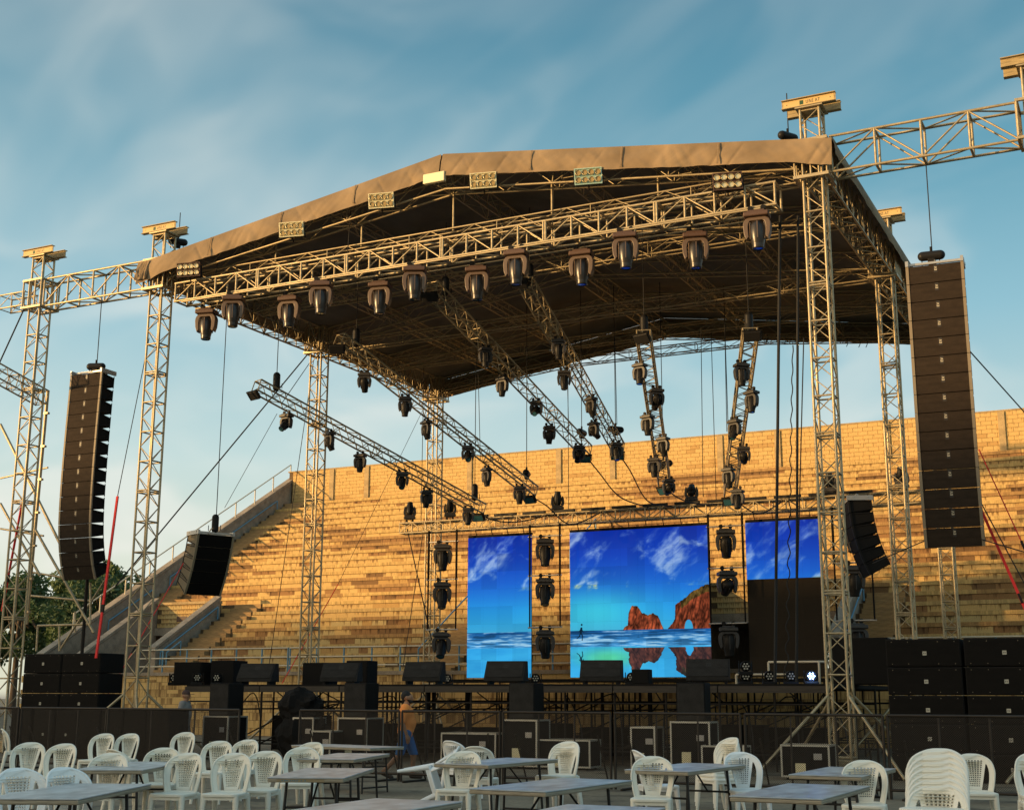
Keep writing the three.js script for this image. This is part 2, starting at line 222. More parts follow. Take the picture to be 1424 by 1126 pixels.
  slope('doorway_parapet', VOM[0][1], 18.0, 22.3, 1.1, 0.3, M.concreteGrey, [[VOM[0][1] + 0.26, 18.2, 22]]);
  slope('doorway_parapet', VOM[1][0], 18.0, 22.3, 1.1, 0.3, M.concreteGrey, null);
  slope('doorway_parapet', VOM[1][1], 18.0, 22.3, 1.1, 0.3, M.concreteGrey, [[VOM[1][1] + 0.26, 18.2, 22]]);
  for (const [x0, x1] of VOM) {
    for (let j = 0; j < 5; j++) for (let x = x0 + 0.2 + (j % 2) * 0.24; x < x1 - 0.5; x += 0.48) at(part('doorway_block', boxG(0.465, 0.2, 0.05), blockMats[(j + Math.round(x * 3)) % 2 ? 3 : 7], stand), x + 0.24, 4.86 + j * 0.215, -(VD - 0.01));
    at(part('doorway_lintel', worldUV(boxG(x1 - x0 - 0.3, 0.36, 0.2), 0.5), M.concreteGrey, stand), (x0 + x1) / 2, 4.56, -(VD - 0.03));
    at(part('coping', worldUV(boxG(x1 - x0, 0.12, 0.42), 0.5), M.concrete, stand), (x0 + x1) / 2, 5.9, -(VD + 0.12));
  }
  at(part('vent_recess', boxG(0.62, 0.26, 0.04), M.rust, stand), -26.9, 5.15, -(VD - 0.03));
  // steel railing on top of the side parapet
  { const g = new MB(); g.bar(V(SX0, nose(19) + 2.3, -19), V(SX0, nose(35.6) + 2.4, -35.6), 0.035, 8); g.build('top_rail', M.railPale, stand);
    for (let d = 19; d < 35.7; d += 1.66) bar('rail_post', V(SX0, nose(d) + 1.4, -d), V(SX0, nose(d) + 2.36, -d), 0.035, M.railPale, stand); }
  // blue railing along the walkway, open where the stair lanes meet it
  for (const [x0, x1] of [[-24.4, -16.6], [-16.5, -11.4], [-11.3, -0.9], [5.4, 13]]) {
    for (const h of [0.32, 0.66, 1.02]) bar('walkway_rail', V(x0, POD + h, -16.7), V(x1, POD + h, -16.7), 0.026, M.railPale, stand);
    for (let x = x0; x < x1 + 0.1; x += 1.3) bar('walkway_post', V(x, POD, -16.72), V(x, POD + 1.04, -16.72), 0.035, M.blue, stand);
  }
  for (const [x, a, b] of [[-11.3, 18.1, 22.5], [-8.2, 26, 29], [-24.1, 18.1, 19]]) { const g = new MB(); g.bar(V(x, nose(a), -a), V(x, nose(a) + 0.95, -a), 0.03, 8).bar(V(x, nose(a) + 0.95, -a), V(x, nose(b) + 0.95, -b), 0.03, 8).bar(V(x, nose(b) + 0.95, -b), V(x, nose(b), -b), 0.03, 8); g.build('stair_handrail', M.blue, stand); }
}
// ---------------------------------------------------------------- grandstand behind the camera, whose shade lies over the floor and the lower stage
{
  const o = thing('grandstand', 'long concrete grandstand on the far side of the court facing the stage', 'grandstand', [-140, 0, 105]);
  const p = []; for (let i = 0; i < 22; i++) p.push([-i * 0.8, 1.2 + i * 0.68], [-(i + 1) * 0.8, 1.2 + i * 0.68]);
  const g = extrudeX([[0, 0], ...p, [-17.6, 19.2], [-18, 19.2], [-18, 0]], -130, 120); part('terrace', worldUV(g, 0.5), M.concreteGrey, o);
}
// ---------------------------------------------------------------- trees
const leafMats = [[0.055, 0.10, 0.026], [0.075, 0.12, 0.03], [0.045, 0.085, 0.024]].map(([r, g, b]) => new THREE.MeshPhysicalMaterial({ color: rgb(r, g, b), roughness: 0.85, side: THREE.DoubleSide, transmission: 0.25, thickness: 0 }));
function crownGeo(rx, ry, rz, n, leaf, s0) {
  seed = s0; const pos = [], clumps = []; for (let i = 0; i < 46; i++) { const u = rr(-1, 1), a = rr(0, 6.283), q = Math.sqrt(1 - u * u) , r = 0.55 + 0.45 * Math.sqrt(rnd()); clumps.push([q * Math.cos(a) * r, u * r, q * Math.sin(a) * r, rr(0.14, 0.30)]); }
  for (let i = 0; i < n; i++) {
    const c = clumps[Math.floor(rnd() * clumps.length)], a = rr(0, 6.283), u = rr(-1, 1), q = Math.sqrt(1 - u * u), r = c[3] * Math.cbrt(rnd());
    const p = V((c[0] + q * Math.cos(a) * r) * rx, (c[1] + u * r) * ry, (c[2] + q * Math.sin(a) * r) * rz);
    const e = new THREE.Euler(rr(-1.2, 1.2), rr(0, 6.283), rr(-1, 1)), l = leaf * rr(0.6, 1.3), f = (x, y) => V(x, y, 0).applyEuler(e).add(p);
    const [A, B, C, D] = [f(-l, 0), f(0, -l * 0.45), f(l, 0), f(0, l * 0.45)]; for (const t of [A, B, C, A, C, D]) pos.push(t.x, t.y, t.z);
  }
  const g = new THREE.BufferGeometry(); g.setAttribute('position', new THREE.Float32BufferAttribute(pos, 3)); g.computeVertexNormals(); return g;
}
const crowns = [crownGeo(5.2, 3.4, 5.2, 9000, 0.24, 77), crownGeo(4.2, 3.8, 4.4, 8000, 0.24, 99)];
function tree(x, d, h, k, label) {
  const t = thing('broadleaf_tree', label, 'tree', [x, 0, -d], k * 1.7, 'trees beyond the grandstand'), c = crowns[k % 2], top = h - 3.4;
  const g = new MB(); g.add(new THREE.CylinderGeometry(0.16, 0.34, top, 9), new THREE.Matrix4().makeTranslation(0, top / 2, 0)); for (let i = 0; i < 6; i++) { const a = i * 1.05 + k; g.add(new THREE.CylinderGeometry(0.04, 0.13, 3.4, 6), new THREE.Matrix4().makeRotationFromEuler(new THREE.Euler(0.6 * Math.sin(a), a, 0.75 * Math.cos(a))).setPosition(1.0 * Math.cos(a), top - 0.6 + 0.9, 1.0 * Math.sin(a))); }
  g.build('trunk', M.bark, t); at(part('crown', c, leafMats[k % 3], t), 0, top, 0);
}
[[-75.5, 58, 11.6], [-69.5, 60, 12.6], [-64, 57, 11.2], [-59, 62, 11.4], [-53, 66, 10.4], [-81, 61, 12]].forEach(([x, d, h], i) => tree(x, d, h, i, 'dark green broadleaf tree rising behind the scaffold pipes and the array of loudspeakers'));
[[-14, 52, 9.5], [-7, 50, 8.5], [-20, 50, 8.5]].forEach(([x, d, h], i) => tree(x, d, h, i + 1, 'bright green tree seen through the doorway of the grandstand'));
// ---------------------------------------------------------------- trusses
// lays a box truss into `parent` along local x from x0 to x1; y in [0, h], z in [-w/2, w/2]
function trussSection(parent, x0, x1, h, w, bays, o) {
  const { rc = 0.026, rb = 0.012, rv = 0.016, mat = M.alu, detail = true, vee = false, slope = 0 } = o, L = x1 - x0, Y = (x) => slope * (x - x0);
  const C = [[0, -1], [0, 1], [1, -1], [1, 1]].map(([a, b]) => [a * h, b * w / 2]);
  const g = sub('section', parent), mb = new MB();
  const put = detail ? (n, a, b, r) => bar(n, a, b, r, mat, g, 6) : (n, a, b, r) => mb.bar(a, b, r, 5);
  for (const [y, z] of C) bar('chord', V(x0, y, z), V(x1, y + Y(x1), z), rc, mat, g);
  const faces = [[C[0], C[2]], [C[1], C[3]], [C[0], C[1]], [C[2], C[3]]];
  for (let i = 0; i <= bays; i++) { const e = i === 0 ? 0.03 : i === bays ? -0.03 : 0, x = x0 + L * i / bays + e; for (const [p, q] of faces) put('rung', V(x, p[0] + Y(x), p[1]), V(x, q[0] + Y(x), q[1]), rv); }
  for (let i = 0; i < bays; i++) { const a = x0 + L * i / bays, b = x0 + L * (i + 1) / bays, m = (a + b) / 2;
    faces.forEach(([p, q], f) => {
      if (vee) { const [s, t] = (f % 2) ? [q, p] : [p, q]; put('brace', V(a + 0.02, t[0], t[1]), V(m, s[0], s[1]), rb); put('brace', V(m, s[0], s[1]), V(b - 0.02, t[0], t[1]), rb); }
      else { const [s, t] = i % 2 ? [q, p] : [p, q]; put('brace', V(a, s[0] + Y(a), s[1]), V(b, t[0] + Y(b), t[1]), rb); }
    }); }
  if (!detail) mb.build('lacing', mat, g);
  return g;
}
function truss(parent, L, h, w, nsec, bays, o = {}) { for (let i = 0; i < nsec; i++) trussSection(parent, L * i / nsec, L * (i + 1) / nsec, h, w, bays, o); }
// a truss between two points as a part group of `parent`
function trussBetween(parent, name, A, B, h, w, nsec, bays, o = {}) {
  A = vv(A); B = vv(B); const g = sub(name, parent), dx = B.clone().sub(A), L = dx.length(); dx.divideScalar(L);
  const z = dx.clone().cross(UP).normalize(), y = z.clone().cross(dx).normalize();
  g.position.copy(A); g.quaternion.setFromRotationMatrix(new THREE.Matrix4().makeBasis(dx, y, z));
  const mb = new MB(), { rc = 0.024, rb = 0.011, mat = M.alu } = o, C = [[0, -1], [0, 1], [1, -1], [1, 1]].map(([a, b]) => [a * h, b * w / 2]);
  for (const [yy, zz] of C) bar('chord', V(0, yy, zz), V(L, yy, zz), rc, mat, g, 6);
  const n = nsec * bays, faces = [[C[0], C[2]], [C[1], C[3]], [C[0], C[1]], [C[2], C[3]]];
  for (let i = 0; i <= n; i++) { const x = L * i / n; if (i % bays === 0 || o.rungs) for (const [p, q] of faces) mb.bar(V(x, p[0], p[1]), V(x, q[0], q[1]), rb * 1.3, 5);
    if (i < n) faces.forEach(([p, q]) => { const [s, t] = i % 2 ? [q, p] : [p, q]; mb.bar(V(x, s[0], s[1]), V(L * (i + 1) / n, t[0], t[1]), rb, 5); }); }
  mb.build('lacing', mat, g); return g;
}
// ---------------------------------------------------------------- the eight support towers
const AX = 7.958 * K, EX = AX + 3.985 * K, D1 = 6.705 * K, D2 = 13.411 * K, HS = 10.977 * K, HT = 12.43 * K, TW = 0.425;
const beamText = textTex(512, 64, (x, w, h) => { x.fillStyle = '#d9b878'; x.fillRect(0, 0, w, h); x.fillStyle = '#1d4a2b'; x.fillRect(165, 12, 40, 40); x.fillStyle = '#5d5038'; x.font = 'bold 44px sans-serif'; x.fillText('UNI AT', 225, 48); x.fillRect(30, 28, 10, 10); x.fillRect(470, 26, 10, 10); });
const beamPrint = std(1, 1, 1, 0.6, 0, { map: beamText }); beamPrint.color = rgb(0.85, 0.85, 0.85);
function iBeam(parent, y, z, len, print) {
  const g = new MB(); g.box(0, y + 0.10, z, len, 0.018, 0.14).box(0, y - 0.10, z, len, 0.018, 0.14).box(0, y, z, len, 0.182, 0.018); const b = g.build('head_beam', M.beamPaint, parent);
  if (print) at(part('print', new THREE.PlaneGeometry(len * 0.94, 0.16), beamPrint, b), 0, y, z + 0.014);
}
const SEC = 2.84 * K;
function tower(x, d, label, detail, group) {
  const t = thing('support_tower', label, 'tower', [x, 0, -d], 0, group);
  let y = 0.35, i = 0; const top = HT - 0.15;
  while (y < top - 0.2) { const y1 = Math.min(y + SEC, top), g = trussSection(t, y, y1, TW, TW, Math.max(1, Math.round(4 * (y1 - y) / SEC)), { rc: 0.032, rb: 0.013, rv: 0.022, vee: true, detail, mat: M.alu }); g.rotation.z = Math.PI / 2; g.position.x = TW / 2; g.name = 'section'; y = y1; }
  const b = new MB(); b.rbox(0, 0.17, 0, 0.62, 0.34, 0.62, 0.02); b.build('base_block', M.alu, t);
  for (const [sx, sz] of [[-1, -1], [1, -1], [-1, 1], [1, 1]]) bar('outrigger_leg', V(sx * 0.2, 1.62, sz * 0.2), V(sx * 1.45, 0.05, sz * 1.35), 0.034, M.alu, t);
  iBeam(t, HT, TW / 2 + 0.04, 1.22, detail); iBeam(t, HT, -TW / 2 - 0.04, 1.22, false);
  const pl = new MB(); pl.box(0, HT - 0.13, 0, 0.62, 0.03, 0.62); pl.build('head_plate', M.alu, t);
  return t;
}
tower(-AX, 0, 'lattice tower under the canopy corner beside the brown loudspeaker array', true, null);
tower(AX, 0, 'tall pale lattice tower standing in front of the half dark video screen', true, null);
tower(-AX, D1, 'lattice tower under the middle of the roof edge, beside the small hanging side array', true, null);
tower(AX, D1, 'lattice tower at the middle of the roof edge next to the stacked subwoofers', true, null);
tower(-AX, D2, 'slim lattice tower at the rear roof corner nearest the grandstand parapet', false, null);
tower(AX, D2, 'slim lattice tower at the rear roof corner behind the big loudspeaker array', false, null);
tower(-EX, 0, 'outermost lattice tower with scaffold pipes clamped beside it', true, null);
tower(EX, 0, 'outermost lattice tower holding the truss over the big loudspeaker array', false, null);

// ---------------------------------------------------------------- the canopy roof
const ROOF = thing('stage_roof', 'large gabled stage roof with brown fabric canopy on aluminium trusses', 'stage roof');
const EH = 11.55 * K, RH = 12.80 * K, OV = 0.5;
const roofY = (x) => lerp(RH, EH, Math.abs(x) / (AX + OV));
{
  const dull = { mat: M.alu };
  function sleeve(x, d) { const g = sub('sleeve_block', ROOF); g.position.set(x, HS - 0.1, -d);
    for (const s of [-1, 1]) for (const y of [0, 0.85]) { at(part('sleeve_rail', boxG(0.07, 0.07, 0.8), M.alu, g), s * 0.36, y, 0); at(part('sleeve_rail', boxG(0.645, 0.07, 0.07), M.alu, g), 0, y, s * 0.36); }
    for (let i = 0; i < 5; i++) for (const s of [-1, 1]) { bar('sleeve_bar', V(-0.36 + i * 0.18, 0, s * 0.36), V(-0.36 + i * 0.18, 0.85, s * 0.36), 0.026, M.alu, g, 6); if (i % 4) bar('sleeve_bar', V(s * 0.36, 0, -0.36 + i * 0.18), V(s * 0.36, 0.85, -0.36 + i * 0.18), 0.026, M.alu, g, 6); } }
  for (const s of [-1, 1]) for (const d of [0, D1, D2]) sleeve(s * AX, d);
  for (const s of [-1, 1]) { trussBetween(ROOF, 'eave_truss', V(s * AX, HS - 0.05, -0.42), V(s * AX, HS - 0.05, -D1 + 0.42), 0.78, 0.5, 3, 4, { rc: 0.03, rb: 0.015, mat: M.alu, rungs: true }); trussBetween(ROOF, 'eave_truss', V(s * AX, HS - 0.05, -D1 - 0.42), V(s * AX, HS - 0.05, -D2 + 0.42), 0.78, 0.5, 3, 4, { rc: 0.03, rb: 0.015, mat: M.alu, rungs: true }); }
  for (const d of [0.05, D1 * 0.5, D1, D1 * 1.5, D2]) for (const s of [-1, 1]) trussBetween(ROOF, 'rafter_truss', V(s * (AX - 0.4), HS + 0.2, -d), V(0, RH - 0.85, -d), 0.5, 0.42, 3, 4, { ...(d < 1 ? { mat: M.alu, rc: 0.028, rb: 0.014 } : dull) });
  trussBetween(ROOF, 'ridge_truss', V(0, RH - 0.75, 0.2), V(0, RH - 0.75, -D2 - 0.2), 0.5, 0.4, 6, 4, dull);
  for (const s of [-1, 1]) for (const f of [0.36, 0.68]) trussBetween(ROOF, 'purlin_truss', V(s * AX * f, roofY(AX * f) - 0.62, 0.1), V(s * AX * f, roofY(AX * f) - 0.62, -D2), 0.36, 0.3, 6, 4, { ...dull, rc: 0.02 });
  for (const [d, e] of [[0, 0.02], [D1 * 0.5, 0.3], [D1, 0.02], [D1 * 1.5, 0.3]]) trussBetween(ROOF, 'tie_truss', V(-AX + 0.4, HS + e, -d - 0.35), V(AX - 0.4, HS + e, -d - 0.35), 0.34, 0.3, 7, 4, { mat: M.alu, rc: 0.022 });
  { const P = [[-AX + 0.4, 11.1 * K], [-3.2 * K, 11.56 * K], [3.2 * K, 11.56 * K], [AX - 0.4, 11.1 * K]]; for (let i = 0; i < 3; i++) trussBetween(ROOF, 'tie_truss', V(P[i][0], P[i][1], -D2 - 0.1), V(P[i + 1][0], P[i + 1][1], -D2 - 0.1), 0.3, 0.3, 3, 4, { mat: M.alu, rc: 0.022 }); }
  for (const x of [-5.6, -2.8, 0, 2.8, 5.6]) bar('king_post', V(x, HS + 0.3, -0.25), V(x, roofY(x) - 0.4, -0.25), 0.03, M.alu, ROOF, 6);
  // fabric, one sheet for each bay of each slope, sagging a little between the rafters
  const ds = [-0.35, D1 * 0.5, D1, D1 * 1.5, D2 + 0.35];
  for (const s of [-1, 1]) for (let b = 0; b < 4; b++) {
    const g = new THREE.PlaneGeometry(1, 1, 24, 14), p = g.attributes.position, uv = g.attributes.uv;
    for (let i = 0; i < p.count; i++) { const u = p.getX(i) + 0.5, v = p.getY(i) + 0.5, x = s * u * (AX + OV), d = lerp(ds[b], ds[b + 1], v); const sag = -0.10 * Math.sin(Math.PI * v) * (0.4 + Math.sin(Math.PI * u)) - 0.06 * (fbm(x * 1.3 + 20, d * 0.5, 3, 0, 6) - 0.5) * Math.sin(Math.PI * v); p.setXYZ(i, x, roofY(x) + sag, -d); uv.setXY(i, x / 3, d / 3); }
    if (s < 0) { const ix = g.index.array; for (let k = 0; k < ix.length; k += 3) { const t = ix[k]; ix[k] = ix[k + 1]; ix[k + 1] = t; } }
    g.computeVertexNormals(); part('canopy_sheet', g, M.canopy, ROOF);
  }
  // front skirts, hanging with creases
  const ridge = (x) => Math.pow(1 - Math.abs(2 * vnoise(x, 0.3, 0, 71) - 1), 5);
  function skirt(name, pts, mat, n = 60, cre = 0.05) { // pts: function(t) -> [top, bottom, outward]
    const m = 14, g = new THREE.PlaneGeometry(1, 1, n, m), p = g.attributes.position, uv = g.attributes.uv;
    for (let i = 0; i < p.count; i++) { const u = p.getX(i) + 0.5, v = 0.5 - p.getY(i), [a, b, o] = pts(u), q = a.clone().lerp(b, v), L = u * 10; const w = sstep(0, 0.35, v) * ((fbm(L * 1.6 + v * 1.4, v * 0.6 + L * 0.2, 3, 0, 19) - 0.5) * cre * (0.5 + v) + (fbm(L * 5 - v * 3.2, v * 1.2, 2, 0, 23) - 0.5) * cre * 0.5 + 0.03 * Math.sin(Math.PI * v) - ridge(L * 2.3 + v * 0.9) * cre * 0.55 * sstep(0.45, 0.62, fbm(L * 0.8, 3, 2, 0, 61)) - ridge(L * 4.1 - v * 1.3 + 30) * cre * 0.35 * sstep(0.5, 0.66, fbm(L * 1.1 + 9, 5, 2, 0, 62))); q.addScaledVector(o, w); p.setXYZ(i, q.x, q.y, q.z); uv.setXY(i, u * 3, v * 0.3); }
    g.computeVertexNormals(); const o = part(name, g, mat, ROOF); return o;
  }
  const fz = 0.52, Z = V(0, 0, 1);
  for (const s of [-1, 1]) skirt('front_skirt', (t) => { const x = s * lerp(0.02, AX + OV, t), drop = lerp(0.62, 0.56, t) + 0.02 * fbm(x * 1.3, 4, 3) + (t > 0.9 ? 0.10 * (t - 0.9) * 10 : 0); return [V(x, roofY(x) + 0.01, 0.40), V(x, roofY(x) - drop, fz), Z]; }, M.skirt, 260, 0.06);
  for (const s of [-1, 1]) skirt('side_skirt', (t) => { const z = lerp(0.4, -D2 - 0.35, t), x = s * (AX + OV + 0.01); return [V(x, EH + 0.01, z), V(x + s * 0.05, EH - 0.38, z), V(s, 0, 0)]; }, M.skirt, 90);
  for (const s of [-1, 1]) skirt('rear_skirt', (t) => { const x = s * lerp(0, AX + OV, t); return [V(x, roofY(x), -D2 - 0.36), V(x, roofY(x) - 0.72, -D2 - 0.42), V(0, 0, -1)]; }, M.skirt, 80, 0.1);
  skirt('corner_skirt', (t) => { const x = lerp(-AX - OV - 0.02, -AX - OV + 0.4, t); return [V(x, EH + 0.03, 0.45), V(x, EH - 0.55, 0.56), Z]; }, M.skirt, 20, 0.1);
  for (const s of [-1, 1]) for (const t of [0.26, 0.5, 0.74]) { const x = s * t * (AX + OV); at(part('skirt_seam', boxG(0.035, 0.56, 0.012), M.skirt, ROOF), x, roofY(x) - 0.29, 0.505).rotation.set(-0.2, 0, 0); }
  at(part('ridge_box', new RoundedBoxGeometry(0.62, 0.26, 0.12, 2, 0.02), M.cream, ROOF), -0.15, RH - 0.66, 0.5);
}
// ---------------------------------------------------------------- outrigger trusses that carry the loudspeaker arrays
for (const s of [-1, 1]) {
  const o = thing('outrigger_truss', s < 0 ? 'short lattice truss joining the outermost tower to the canopy corner above the curved brown array' : 'long lattice truss from the canopy corner to the outermost tower over the dark array', 'truss', [0, 0, 0]);
  const g = sub('truss_frame', o); g.position.set(s < 0 ? -EX + 0.35 : AX + 0.42, HS - 0.05, 0); truss(g, EX - AX - 0.77, 0.84, 0.5, 1, 4, { rc: 0.032, rb: 0.021, rv: 0.030, mat: M.alu });
  for (const q of [-1, 1]) for (const y of [0, 0.84]) { at(part('sleeve_rail', boxG(0.06, 0.06, 0.78), M.alu, o), s * EX + q * 0.36, HS - 0.05 + y, 0); at(part('sleeve_rail', boxG(0.655, 0.06, 0.06), M.alu, o), s * EX, HS - 0.05 + y, q * 0.36); }
  for (let i = 0; i < 4; i++) for (const q of [-1, 1]) bar('sleeve_bar', V(s * EX - 0.36 + i * 0.24, HS, q * 0.36), V(s * EX - 0.36 + i * 0.24, HS + 0.78, q * 0.36), 0.028, M.alu, o, 6);
  const st = sub('stub_truss', o); st.position.set(s < 0 ? -EX - 1.5 : EX + 0.4, HS + 0.1, 0); truss(st, 1.1, 0.42, 0.5, 1, 2, { rc: 0.026, mat: M.alu });
}
// ---------------------------------------------------------------- front lighting truss
const FT = thing('lighting_truss', 'long straight aluminium front truss hung across the stage opening', 'truss', [-7.34 * K, 10.48 * K, 0]);
truss(FT, 14.6 * K, 0.53, 0.52, 6, 4, { rc: 0.033, rb: 0.020, rv: 0.030, mat: M.alu });
for (const x of [1.2, 5.6, 11.6, 16]) bar('hanging_chain', V(x, 0.5, 0), V(x, 2.2 - Math.abs(x - 8.6) * 0.1, -0.1), 0.012, M.rope, FT, 6);
bar('lamp_bar', V(0.3, -0.10, -0.3), V(16.9, -0.10, -0.3), 0.024, M.alu, FT);
bar('lamp_bar', V(0.3, -0.06, 0.3), V(16.9, -0.06, 0.3), 0.024, M.alu, FT);
// ---------------------------------------------------------------- moving heads
function lathe(pts, n = 20) { return new THREE.LatheGeometry(pts.map(([x, y]) => new THREE.Vector2(x, y)), n); }
const headG = lathe([[0.001, -0.20], [0.07, -0.205], [0.118, -0.25], [0.14, -0.33], [0.143, -0.43], [0.132, -0.53], [0.112, -0.62], [0.106, -0.64], [0.106, -0.70], [0.09, -0.715], [0.086, -0.70]]).translate(0, 0.38, 0);
const yokeG = (() => { const s = new THREE.Shape(); s.moveTo(-0.13, -0.16); s.lineTo(0.13, -0.16); s.quadraticCurveTo(0.225, -0.18, 0.228, -0.30); s.lineTo(0.215, -0.44); s.lineTo(0.185, -0.53); s.lineTo(0.155, -0.50); s.lineTo(0.163, -0.34); s.quadraticCurveTo(0.16, -0.215, 0.10, -0.20); s.lineTo(-0.10, -0.20); s.quadraticCurveTo(-0.16, -0.215, -0.163, -0.34); s.lineTo(-0.155, -0.50); s.lineTo(-0.185, -0.53); s.lineTo(-0.215, -0.44); s.lineTo(-0.228, -0.30); s.quadraticCurveTo(-0.225, -0.18, -0.13, -0.16); const g = new THREE.ExtrudeGeometry(s, { depth: 0.13, bevelEnabled: true, bevelSize: 0.012, bevelThickness: 0.012, bevelSegments: 2, curveSegments: 6 }); g.translate(0, 0, -0.065); return g; })();
const baseG = new MB().rbox(0, -0.105, 0, 0.44, 0.09, 0.30, 0.025).rbox(0, -0.05, 0, 0.30, 0.04, 0.24, 0.015).geo();
const clampG = new MB().box(0, -0.015, 0, 0.05, 0.06, 0.07).bar([0, 0.03, -0.025], [0, 0.03, 0.025], 0.05, 8).geo();
const finG = (() => { const g = new MB(); for (let i = 0; i < 6; i++) { const a = i * Math.PI / 3 + 0.4; g.add(boxG(0.02, 0.30, 0.02), new THREE.Matrix4().makeRotationY(-a).setPosition(0.139 * Math.cos(a), -0.02, 0.139 * Math.sin(a))); } return g.geo(); })();
function movingHead(name, label, group, mats) {
  const t = thing(name, label, 'stage light', [0, 0, 0], 0, group);
  for (const s of [-0.11, 0.11]) part('clamp', clampG, M.black, t).position.x = s; part('base', baseG, mats[0], t); const y = part('yoke', yokeG, mats[1], t);
  const h = at(part('lamp_head', headG, mats[2], t), 0, -0.38, 0); part('fin', finG, mats[3], h); const l = part('lens', new THREE.CircleGeometry(0.088, 20), M.lens, h); l.rotation.x = Math.PI / 2; l.position.y = -0.323;
  return t;
}
const frontHead = movingHead('moving_head', 'big moving head light with brown yoke hanging under the long front truss', 'moving heads under the front truss', [M.rust, M.yoke, M.head, M.yoke]);
const rearBase = new THREE.MeshStandardMaterial({ color: rgb(0.03, 0.027, 0.025), roughness: 0.5 });
const darkHead = movingHead('moving_head', 'black moving head light clamped under a slanting truss', 'moving heads under the slanting trusses', [rearBase, rearBase, M.headDark, rearBase]);
const ORD = ['first', 'second', 'third', 'fourth', 'fifth', 'sixth', 'seventh', 'eighth', 'ninth', 'tenth', 'eleventh', 'twelfth', 'thirteenth'];
let firstF = true, firstD = true;
function placeDark(p, yaw, s, label, group) { const o = firstD ? (firstD = false, darkHead) : dup(darkHead); o.position.copy(p); o.rotation.y = yaw; o.scale.setScalar(s); o.children.find((c) => c.name === 'lamp_head').rotation.x = rnd() < 0.45 ? rr(-0.25, 0.25) : rr(-1.3, 1.3); if (label) o.userData.label = label; if (group) o.userData.group = group; return o; }
[[288, 427, 0], [325, 414, 1], [403, 408, 0], [447, 394, 1], [529, 388, 0], [577, 373, 1], [664, 368, 0], [718, 352, 1], [809, 347, 0], [870, 330, 1], [967, 322, 0], [1053, 301, 1]].forEach(([px, py, f], i) => {
  const d = f ? -0.3 : 0.3, p = onD(px, py, d), o = firstF ? (firstF = false, frontHead) : dup(frontHead); o.position.set(p.x, 10.48 * K - (f ? 0.09 : 0.13), -d); o.rotation.y = 0.3 + rr(-0.2, 0.2); o.scale.setScalar(1.3); o.userData.label = ORD[i] + ' brown-yoked moving head under the front truss, counted from the tower by the brown array';
});
// ---------------------------------------------------------------- eight-lamp floodlights along the canopy edge
const cupG = lathe([[0.001, 0.0], [0.055, 0.012], [0.062, 0.05], [0.07, 0.055], [0.07, 0.0]], 16).rotateX(Math.PI / 2);
const bulbG = lathe([[0.001, 0.014], [0.05, 0.016]], 16).rotateX(Math.PI / 2);
[[262, 375, 'r'], [405, 319, 'c'], [530, 279, 'c'], [672, 251, 'c'], [818, 245, 't'], [1012, 252, 'r']].forEach(([px, py, k], i) => {
  const p = onD(px, py, -0.62), mat = { r: M.rust, c: M.cream, t: M.teal }[k];
  const t = thing('floodlight', ['rust brown eight-lamp floodlight fixed where the canopy skirt ends beside the tower hoist', 'cream eight-lamp floodlight low on the sloping canopy edge', 'cream eight-lamp floodlight halfway up the sloping canopy edge', 'cream eight-lamp floodlight just past the canopy peak', 'pale green eight-lamp floodlight on the canopy edge', 'rust brown eight-lamp floodlight at the end of the long front truss'][i], 'floodlight', [p.x, p.y, p.z], 0.35, 'floodlights along the canopy edge');
  t.rotation.x = 0.12; const g = new MB(); g.rbox(0, 0, -0.05, 0.66, 0.40, 0.10, 0.02); g.build('housing', mat, t);
  { const f = new MB(); f.box(0, 0.19, 0.01, 0.66, 0.02, 0.05).box(0, -0.19, 0.01, 0.66, 0.02, 0.05).box(-0.32, 0, 0.01, 0.02, 0.36, 0.05).box(0.32, 0, 0.01, 0.02, 0.36, 0.05).box(0, 0, 0.006, 0.62, 0.012, 0.02); f.build('rim', mat, t); }
  for (let a = 0; a < 4; a++) for (let b = 0; b < 2; b++) { const c = at(part('lamp', cupG, M.lampGlass, t), -0.235 + a * 0.157, -0.09 + b * 0.18, 0.002); at(part('bulb', bulbG, k === 'r' ? M.lampGlass : M.gold, c), 0, 0, 0.02); }
  const b = new MB(); b.box(-0.35, -0.05, -0.06, 0.02, 0.3, 0.04).box(0.35, -0.05, -0.06, 0.02, 0.3, 0.04).box(0, -0.21, -0.06, 0.72, 0.02, 0.04).bar([0, -0.21, -0.06], [0, -0.30, -0.16], 0.02); b.build('bracket', M.black, t);
});
